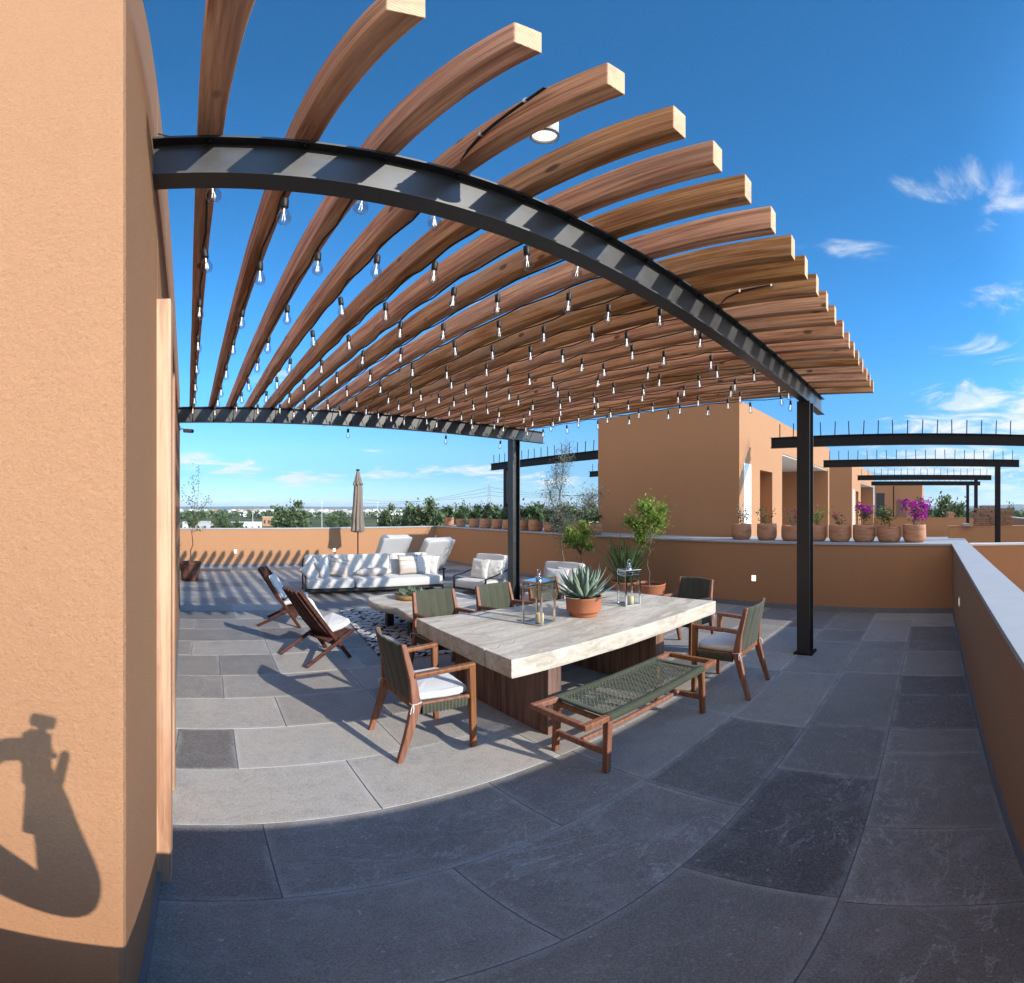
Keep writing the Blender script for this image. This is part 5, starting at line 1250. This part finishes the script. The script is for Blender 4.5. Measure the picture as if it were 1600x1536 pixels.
# ------------------------------------------------------------------ open country to the north: ground, town, trees, hills
def mat_ground():
    t = NT('dry_grass_ground'); v = t.coord('Object'); a = t.noise(v, .012, 8, .7); b = t.noise(v, .15, 6, .7)
    c = t.mix(t.ramp(a, [(.4, 0.), (.6, 1.)]), (.060, .085, .026), (.16, .15, .085)); c = t.mix(t.math('MULTIPLY', b, .6), c, (.045, .065, .022)); return t.fin(c, .95, spec=.1)
m = MB(); rr = 14800; m.add([(rr * math.cos(k * PI / 36), rr * math.sin(k * PI / 36), GZ) for k in range(72)], [tuple(range(72))]); m.build('ground', mat_ground(), kind='structure')
def hills(name, dist, az0, az1, hmin, hmax, seed, col):
    m = MB(); n = 160; vs_ = []
    for k in range(n + 1):
        f = k / n; az = R(az0 + (az1 - az0) * f); h = hmin + (hmax - hmin) * (.5 + .5 * noise.fractal(Vector((f * 5 + seed, seed, 0)), 1.0, 2.0, 4)) * math.sin(PI * min(1, max(0, f))) ** .35
        for q, (dd, hh) in enumerate(((0, 0), (.08, .55), (.16, 1.0), (.5, 0))): r_ = dist * (1 + dd); vs_.append((r_ * math.sin(az), r_ * math.cos(az), GZ + (h - GZ) * hh if q < 3 else GZ))
    m.add(vs_, [(k * 4 + q, (k + 1) * 4 + q, (k + 1) * 4 + q + 1, k * 4 + q + 1) for k in range(n) for q in range(3)], True); m.build(name, m_flat(name + '_scrub', col, .95, var=.25, nscale=.002), kind='structure')
hills('hills', 9000, -40, 75, 20, 85, 3.3, (.10, .14, .10)); hills('hills', 5200, 66, 125, 20, 95, 8.1, (.07, .10, .07))
def polar(az, d): return d * math.sin(R(az)), d * math.cos(R(az))
def px_az(px): return math.degrees((px - NX) / PXR)
def make_house(kind, rng):
    w_, d_, h_ = {0: (9, 8, 6), 1: (18, 9, 6.5), 2: (34, 16, 7), 3: (12, 9, 9)}[kind]
    t = thing('town_house', 'x', 'house'); col = ['white_plaster', 'white_plaster', 'concrete', 'plaster_far'][kind]
    m = MB(); m.b2(-w_ / 2, -d_ / 2, 0, w_ / 2, d_ / 2, h_); m.b2(-w_ / 2 + w_ * .55, -d_ / 2 + 1, h_, w_ / 2 - w_ * .1, d_ / 2 - 1, h_ + 2.2); m.build('wall', M[col], t)
    m = MB(); m.b2(-w_ / 2 - .2, -d_ / 2 - .2, h_ - .5, w_ / 2 + .2, d_ / 2 + .2, h_ - .2); m.build('roof', M['concrete'], t)
    n = int(w_ / 4)
    for i in range(n):
        for zz in ((1.0, 4.0) if h_ < 8 else (1, 4, 6.6)):
            x = -w_ / 2 + (i + .5) * w_ / n; m = MB(); m.b2(x - .8, -d_ / 2 - .06, zz, x + .8, -d_ / 2 + .02, zz + 1.4); m.build('window', M['dark_glass'], t)
    return t
rng = random.Random(77); protos = [make_house(k, rng) for k in range(4)]; used_h = [False] * 4
HL = ['small white cubic house in the hazy town beyond the far parapet', 'long low white building in the hazy town beyond the far parapet', 'wide grey warehouse roof in the hazy town beyond the far parapet', 'tall ochre house in the hazy town beyond the far parapet']
for i in range(230):
    d = 560 * (1 / (1 - .82 * rng.random())); az = rng.uniform(-6, 27) if i % 5 else rng.uniform(27, 48); kd = rng.choice([0, 0, 1, 1, 2, 3] if i % 7 else [2, 1]); x, y = polar(az, d)
    g_ = ['small white cubic houses of the distant town', 'long white buildings of the distant town', 'wide grey warehouses of the distant town', 'tall ochre houses of the distant town'][kd]
    if not used_h[kd]: o = protos[kd]; used_h[kd] = True; o['label'] = HL[kd]; o['group'] = g_; o.location = (x, y, GZ); o.rotation_euler = (0, 0, -R(az) + rng.uniform(-.5, .5))
    else: o = copy_tree(protos[kd], (x, y, GZ), -R(az) + rng.uniform(-.5, .5))
    s = rng.uniform(.55, 1.0) * (1 + d / 2600); o.scale = (s, s, min(rng.uniform(.7, 1.05), 8.6 / [8.2, 8.7, 9.2, 11.2][kd]) * (1 + max(0, d - 900) / 9000))
def solid_building(name, label, px, d, w_, dep, h, mat_, roof=None):
    x, y = polar(px_az(px), d); t = thing(name, label, 'building', (x, y, GZ), -R(px_az(px))); m = MB(); m.b2(-w_ / 2, -dep / 2, 0, w_ / 2, dep / 2, h); m.build('wall', M[mat_], t)
    m = MB(); m.b2(-w_ / 2 - .3, -dep / 2 - .3, h - .6, w_ / 2 + .3, dep / 2 + .3, h - .2); m.build('cornice', M['concrete'], t)
    n = max(3, int(w_ / 3))
    for i in range(n): xx = -w_ / 2 + (i + .5) * w_ / n; m = MB(); m.b2(xx - .5, -dep / 2 - .06, h - 4, xx + .5, -dep / 2 + .03, h - 2); m.build('window', M['dark_glass'], t)
solid_building('low_building', 'white long building with dark window openings at the far left beyond the parapet', 296, 190, 5.5, 6, 4.3, 'white_paint')
solid_building('low_building', 'grey brick building with a row of openings beyond the parapet, left of the bushy trees', 320, 205, 9, 6, 4.2, 'concrete')
solid_building('low_building', 'ochre house between the palm and the big round tree beyond the far parapet', 420, 260, 7, 6, 5.4, 'plaster_far')
solid_building('low_building', 'white flat-roofed building just behind the corner of the terrace', 668, 46, 3.6, 5, 6.95, 'white_paint')
solid_building('low_building', 'long white warehouse in the distance left of the trees', 620, 420, 30, 12, 6.0, 'white_paint')
solid_building('low_building', 'pale roadside building low behind the parapet right of centre', 385, 240, 16, 5, 2.9, 'white_paint')
def tree_mesh(seed, H, rad, n, leaf_s, label, mats=('bark', 'leaf_far')):
    rng = random.Random(seed); t = thing('tree', label, 'tree'); m = MB(); L_ = MB()
    tr = twig(m, (0, 0, 0), (0, 0, H * .55), H * .035, rng, 5, .03); cs = crown(L_, rng, (0, 0, H * .66), (rad, rad, H * .36), n, leaf_s, .7, 26, .3)
    for c, s in cs[::2]: twig(m, tr[3], c, H * .012, rng, 3, .06)
    m.build('trunk', M[mats[0]], t); L_.build('crown', M[mats[1]], t); return t
TP = [tree_mesh(1, 10, 4.0, 3800, .55, 'x'), tree_mesh(2, 10, 3.2, 3000, .55, 'x'), tree_mesh(3, 10, 5.2, 4200, .6, 'x')]
used_t = [False] * 3
def tree(px, d, ytop, k, label, wide=1.0, group='trees beyond the parapets'):
    """a tree standing at distance d whose crown tops out where the photograph shows it"""
    x, y = polar(px_az(px), d); H = (EYE - GZ) + d * math.tan((HY - ytop) / PXR); s = H / 10.0 * 1.06; wide *= 1.25
    if not used_t[k]: o = TP[k]; used_t[k] = True; o['label'] = label; o['group'] = group
    else: o = copy_tree(TP[k], label=label, group=group)
    o.location = (x, y, GZ); o.scale = (s * wide, s * wide, s); o.rotation_euler = (0, 0, px * 1.7)
tree(460, 95, 789, 0, 'big round dark tree standing alone against the skyline left of the parasol', .95)
tree(434, 120, 800, 1, 'narrow tree directly left of the big round tree beyond the parapet', .5)
tree(612, 88, 795, 0, 'round tree right of the parasol, leftmost of the skyline clump', .62)
tree(642, 84, 793, 2, 'rounded tree second in the skyline clump above the sun loungers', .55)
tree(675, 80, 787, 0, 'tallest tree of the skyline clump above the nearer sun lounger', .8)
tree(345, 130, 808, 2, 'low bushy green tree behind the grey brick building', .7); tree(370, 140, 811, 1, 'low pale green tree right of the bushy one beyond the parapet', .9)
tree(303, 150, 802, 1, 'thin tree above the white long building at the far left', .6); tree(520, 170, 806, 2, 'distant tree left of the closed parasol', .6); tree(538, 110, 805, 1, 'narrow dark tree touching the closed parasol', .5)
ON = ['first', 'second', 'third', 'fourth', 'fifth', 'sixth', 'seventh', 'eighth', 'ninth', 'tenth', 'eleventh', 'twelfth', 'thirteenth', 'fourteenth', 'fifteenth', 'sixteenth']
TL = ['dark tree crown on the skyline over the left-hand ledge pots, %s from the far corner' % q for q in ON]
for i, px in enumerate(range(705, 935, 15)): tree(px, 70 + (i * 37) % 45, 799 - (i * 13) % 7, i % 3, TL[i], .75, 'trees behind the left-hand ledge pots')
tree(1457, 75, 787, 2, 'light green tree at the right skyline next to the magenta bougainvillea', .6); tree(1478, 80, 784, 0, 'taller light green tree at the right skyline left of the thin posts', .7); tree(1492, 85, 785, 1, 'greyish tree at the right skyline just left of the post pair', .6)
tree(1503, 95, 800, 2, 'low dark tree at the right skyline between the far posts', .5); tree(1583, 90, 791, 1, 'tree behind the brick stack at the right edge', .6); tree(1594, 110, 801, 2, 'low bushy tree at the right edge of the skyline', .7)
def woods():
    rng = random.Random(55); m = MB()
    for _ in range(800):
        az = rng.choice([rng.uniform(-8, 50), rng.uniform(-8, 50), rng.uniform(85, 112)]); d = 420 / (1 - .88 * rng.random()) if az < 60 else 240 / (1 - .9 * rng.random()); x, y = polar(az, d); h = rng.uniform(2.5, 6.0); r_ = h * rng.uniform(.5, .9)
        for q in range(34 if d < 700 else 16):
            v = Vector((rng.gauss(0, 1), rng.gauss(0, 1), rng.gauss(0, 1))).normalized(); p = Vector((x, y, GZ + h * .55)) + Vector((v.x * r_, v.y * r_, v.z * h * .45)) * rng.uniform(.6, 1)
            leaf_quad(m, p, v + Vector((rng.gauss(0, .5), rng.gauss(0, .5), .2)), r_ * .8, r_ * 1.0, rng)
    o = m.build('woodland', M['leaf_far']); tag(o, 'scattered dark green woodland between the houses of the distant plain', 'woodland', kind='stuff')
woods()
def mast(px, d, ytop, label, lattice=False):
    x, y = polar(px_az(px), d); H = (EYE - GZ) + d * math.tan((HY - ytop) / PXR); t = thing('pylon' if lattice else 'lamp_mast', label, 'pylon' if lattice else 'mast', (x, y, GZ), -R(px_az(px))); m = MB(); k_ = d * .0009
    if not lattice: m.tube([(0, 0, 0), (0, 0, H)], [k_ * .8, k_ * .5], 5); m.build('pole', M['white_paint'], t); m = MB(); m.box((0, 0, H), (k_ * 5, k_ * 2, k_)); m.build('lamp_head', M['white_paint'], t)
    else:
        for s in (-1, 1):
            for q in (-1, 1): m.bar((s * 2.2, q * 2.2, 0), (s * .3, q * .3, H), .28, .28)
        for z in range(2, int(H), 3): w_ = 2.2 - 1.9 * z / H; m.bar((-w_, 0, z), (w_, 0, z + 1.5), .18, .18); m.bar((w_, 0, z), (-w_, 0, z + 1.5), .18, .18)
        m.build('lattice', M['concrete'], t); m = MB()
        for z in (H * .72, H * .86): m = MB(); m.bar((-4, 0, z), (4, 0, z), .25, .25); m.build('cross_arm', M['concrete'], t)
    return Vector((x, y, GZ + H))
mast(503, 160, 786, 'thin white lamp mast left of the parasol beyond the parapet'); mast(590, 170, 785, 'thin white lamp mast right of the parasol beyond the parapet')
mast(505 + 60, 300, 796, 'short distant lamp mast behind the parasol'); mast(395, 220, 799, 'slender distant mast left of the big round tree')
top = mast(765, 330, 757, 'tall lattice power pylon on the skyline left of the rear pergola post', True)
def wires():
    t = thing('power_lines', 'thin power lines sagging from the lattice pylon across the skyline', 'power line', (0, 0, 0))
    for (px, d, yy, n_) in ((560, 520, 792, 2), (1010, 300, 772, 2)):
        for k in range(n_ + 1):
            m = MB(); x, y = polar(px_az(px), d); e = Vector((x, y, EYE + d * math.tan((HY - yy + k * 6) / PXR))); s0 = top - Vector((0, 0, 2 + k * 3)); m.tube([s0.lerp(e, f / 14) - Vector((0, 0, 14 * (f / 14) * (1 - f / 14))) for f in range(15)], .09, 3, cap=False); m.build('wire', M['steel_dark'], t)
wires()

def haze():
    m = MB(); m.b2(-15200, -15200, GZ - 1, 15200, 15200, 150); o = m.build('haze', None)
    mt = bpy.data.materials.new('haze_air'); mt.use_nodes = True; nt = mt.node_tree; nt.nodes.clear()
    ou = nt.nodes.new('ShaderNodeOutputMaterial'); pv = nt.nodes.new('ShaderNodeVolumePrincipled'); nt.links.new(pv.outputs[0], ou.inputs['Volume'])
    pv.inputs['Color'].default_value = (.72, .84, 1.0, 1); pv.inputs['Density'].default_value = 7e-5; pv.inputs['Anisotropy'].default_value = .2
    o.data.materials.clear(); o.data.materials.append(mt); o['kind'] = 'stuff'; o['label'] = 'pale blue haze in the air over the distant plain'; o['category'] = 'haze'; o.display_type = 'WIRE'
haze()
# ------------------------------------------------------------------ the photographer, whose shadow falls on the wall corner
def photographer():
    V = []; E_ = []; RD = []
    def v(p, r, par=None):
        V.append(p); RD.append(r if isinstance(r, tuple) else (r, r))
        if par is not None: E_.append((par, len(V) - 1))
        return len(V) - 1
    pel = v((-.34, -.165, .98), (.150, .105)); w1 = v((-.335, -.170, 1.12), (.135, .095), pel); ch = v((-.33, -.175, 1.29), (.150, .105), w1); nb = v((-.325, -.175, 1.44), (.075, .065), ch)
    nk = v((-.322, -.165, 1.50), .052, nb); hd = v((-.315, -.150, 1.585), (.078, .090), nk); v((-.312, -.140, 1.66), (.070, .085), hd)
    for s in (-1, 1):
        hp = v((-.34 + s * .085, -.165, .93), .095, pel); kn = v((-.34 + s * .115, -.150, .52), .062, hp); cf = v((-.34 + s * .12, -.165, .36), .055, kn); an = v((-.34 + s * .125, -.165, .10), .040, cf); v((-.34 + s * .14, -.01, .045), (.042, .035), an)
    def hand(wr, palm_end, spread, curl, th):
        a = Vector(V[wr]); b = Vector(palm_end); pl = v(tuple(b), (.030, .018), wr); d = (b - a).normalized(); sp = Vector(spread).normalized(); cu = Vector(curl).normalized()
        for k, (o, L_) in enumerate(((-.026, .062), (-.009, .072), (.009, .068), (.026, .052))):
            base = b + sp * o + d * .018; f1 = v(tuple(base), .0092, pl); f2 = v(tuple(base + d * L_ * .45 + cu * L_ * .30), .0085, f1); v(tuple(base + d * L_ * .55 + cu * L_ * .95), .0075, f2)
        tb = a + d * .03 + sp * -.030; t1 = v(tuple(tb), .013, wr); v(tuple(tb + Vector(th)), .0095, t1)
    # right arm: elbow low, forearm up to the phone
    sh = v((-.175, -.180, 1.405), .078, nb); el = v((.088, -.138, 1.185), .064, sh); fa = v((.062, -.108, 1.34), .057, el); wr = v((.026, -.082, 1.495), .036, fa)
    hand(wr, (.012, -.070, 1.555), (0, -1, .1), (-1, .1, .3), (.012, .022, .098))
    # left arm: forearm almost level, hand steadying the phone from the other side
    sh = v((-.490, -.180, 1.405), .072, nb); el = v((-.395, -.050, 1.33), .058, sh); fa = v((-.27, -.062, 1.49), .058, el); wr = v((-.155, -.064, 1.555), .040, fa)
    hand(wr, (-.090, -.058, 1.60), (0, -.5, 1), (.6, .2, -.2), (.05, .0, .04))
    me = bpy.data.meshes.new('tmp'); me.from_pydata(V, E_, []); o = bpy.data.objects.new('tmp', me); COL.objects.link(o)
    sk = o.modifiers.new('skin', 'SKIN'); sub = o.modifiers.new('sub', 'SUBSURF'); sub.levels = 2; sub.render_levels = 2
    if not me.skin_vertices: me.attributes.new('x', 'FLOAT', 'POINT')
    for i, sv in enumerate(me.skin_vertices[0].data): sv.radius = RD[i]; sv.use_root = (i == pel)
    dg = bpy.context.evaluated_depsgraph_get(); m2 = bpy.data.meshes.new_from_object(o.evaluated_get(dg)); bpy.data.objects.remove(o)
    m2.name = 'body'; m2.materials.clear()
    for k in ('skin', 'shirt', 'trousers', 'rubber'): m2.materials.append(M[k])
    for p in m2.polygons:
        c = p.center; p.use_smooth = True
        if c.z < .10: i = 3
        elif c.z < 1.0 and c.x < -.1: i = 2
        elif c.z < 1.47 and not (c.y > -.07 and c.z > 1.42): i = 1
        else: i = 0
        if -.42 < c.x < -.22 and c.z > 1.47: i = 0
        p.material_index = i
    root = thing('person', 'person in dark shirt holding a phone at arm height, behind the picture, casting the shadow', 'person', (0, 0, 0))
    root['label'] = 'person in a dark shirt holding up a phone, casting the shadow on the wall corner'
    bo = bpy.data.objects.new('body', m2); COL.objects.link(bo); bo.parent = root
    m = MB()
    def face(u, q):
        a = 2 * PI * u; b = PI * (q - .5); x = math.cos(b) * math.cos(a); y = math.cos(b) * math.sin(a); z = math.sin(b)
        p = Vector((x * .076, y * .094, z * .118)); fy = max(0, y)
        if z < 0: p.x *= 1 + .25 * z; p.y *= 1 + .10 * z
        p.y += .022 * math.exp(-((x / .16) ** 2 + ((z + .12) / .20) ** 2)) * (y > 0) + .010 * math.exp(-((x / .3) ** 2 + ((z + .78) / .12) ** 2)) * (y > 0) + .006 * math.exp(-((x / .28) ** 2 + ((z + .47) / .07) ** 2)) * (y > 0)
        p.y -= .010 * (math.exp(-(((x - .38) / .16) ** 2 + ((z - .08) / .10) ** 2)) + math.exp(-(((x + .38) / .16) ** 2 + ((z - .08) / .10) ** 2))) * (y > 0)
        return rotm(rz=R(-50)) @ p + Vector((-.313, -.140, 1.625))
    m.grid(face, 40, 30); hd_ = m.build('head', M['skin'], root, weld=True)
    m = MB(); m.grid(lambda u, q: rotm(rz=R(-50)) @ Vector((.083 * math.cos(2 * PI * u) * math.cos(q * PI / 2 * 1.0), -.012 + .100 * math.sin(2 * PI * u) * math.cos(q * PI / 2), .03 * (1 - q) * (1 if math.sin(2 * PI * u) > .2 else -.8) + .128 * math.sin(q * PI / 2))) + Vector((-.313, -.140, 1.625)), 36, 10)
    m.build('hair', M['hair'], hd_)
    for s in (-1, 1):
        m = MB(); c = rotm(rz=R(-50)) @ Vector((s * .078, -.008, -.01)) + Vector((-.313, -.140, 1.625)); m.lathe([(0, -.03), (.012, -.02), (.017, 0), (.014, .022), (0, .03)], c, 10); m.build('ear', M['skin'], hd_)
        m = MB(); c = rotm(rz=R(-50)) @ Vector((s * .029, .082, .010)) + Vector((-.313, -.140, 1.625)); m.lathe([(0, -.009), (.009, -.004), (.010, 0), (.009, .004), (0, .009)], c, 10); m.build('eye', M['hair'], hd_)
    ph = thing('phone_gimbal', 'phone on a handheld gimbal stick gripped by the photographer', 'phone', (-.016, -.045, 1.60), R(-16))
    m = MB(); m.box((0, .0, -.005), (.046, .034, .125)); m.build('phone', M['black_metal'], ph, bevel=.004)
    m = MB(); m.tube([(-.004, 0, -.065), (-.006, 0, -.10), (-.008, 0, -.20)], [.018, .017, .020], 12); m.build('handle', M['rubber'], ph)
    m = MB(); m.tube([(.010, .0, .057), (.012, 0, .072)], .009, 8); m.tube([(-.006, 0, .086), (.034, 0, .089)], .0135, 12); m.build('head', M['black_metal'], ph)
photographer()
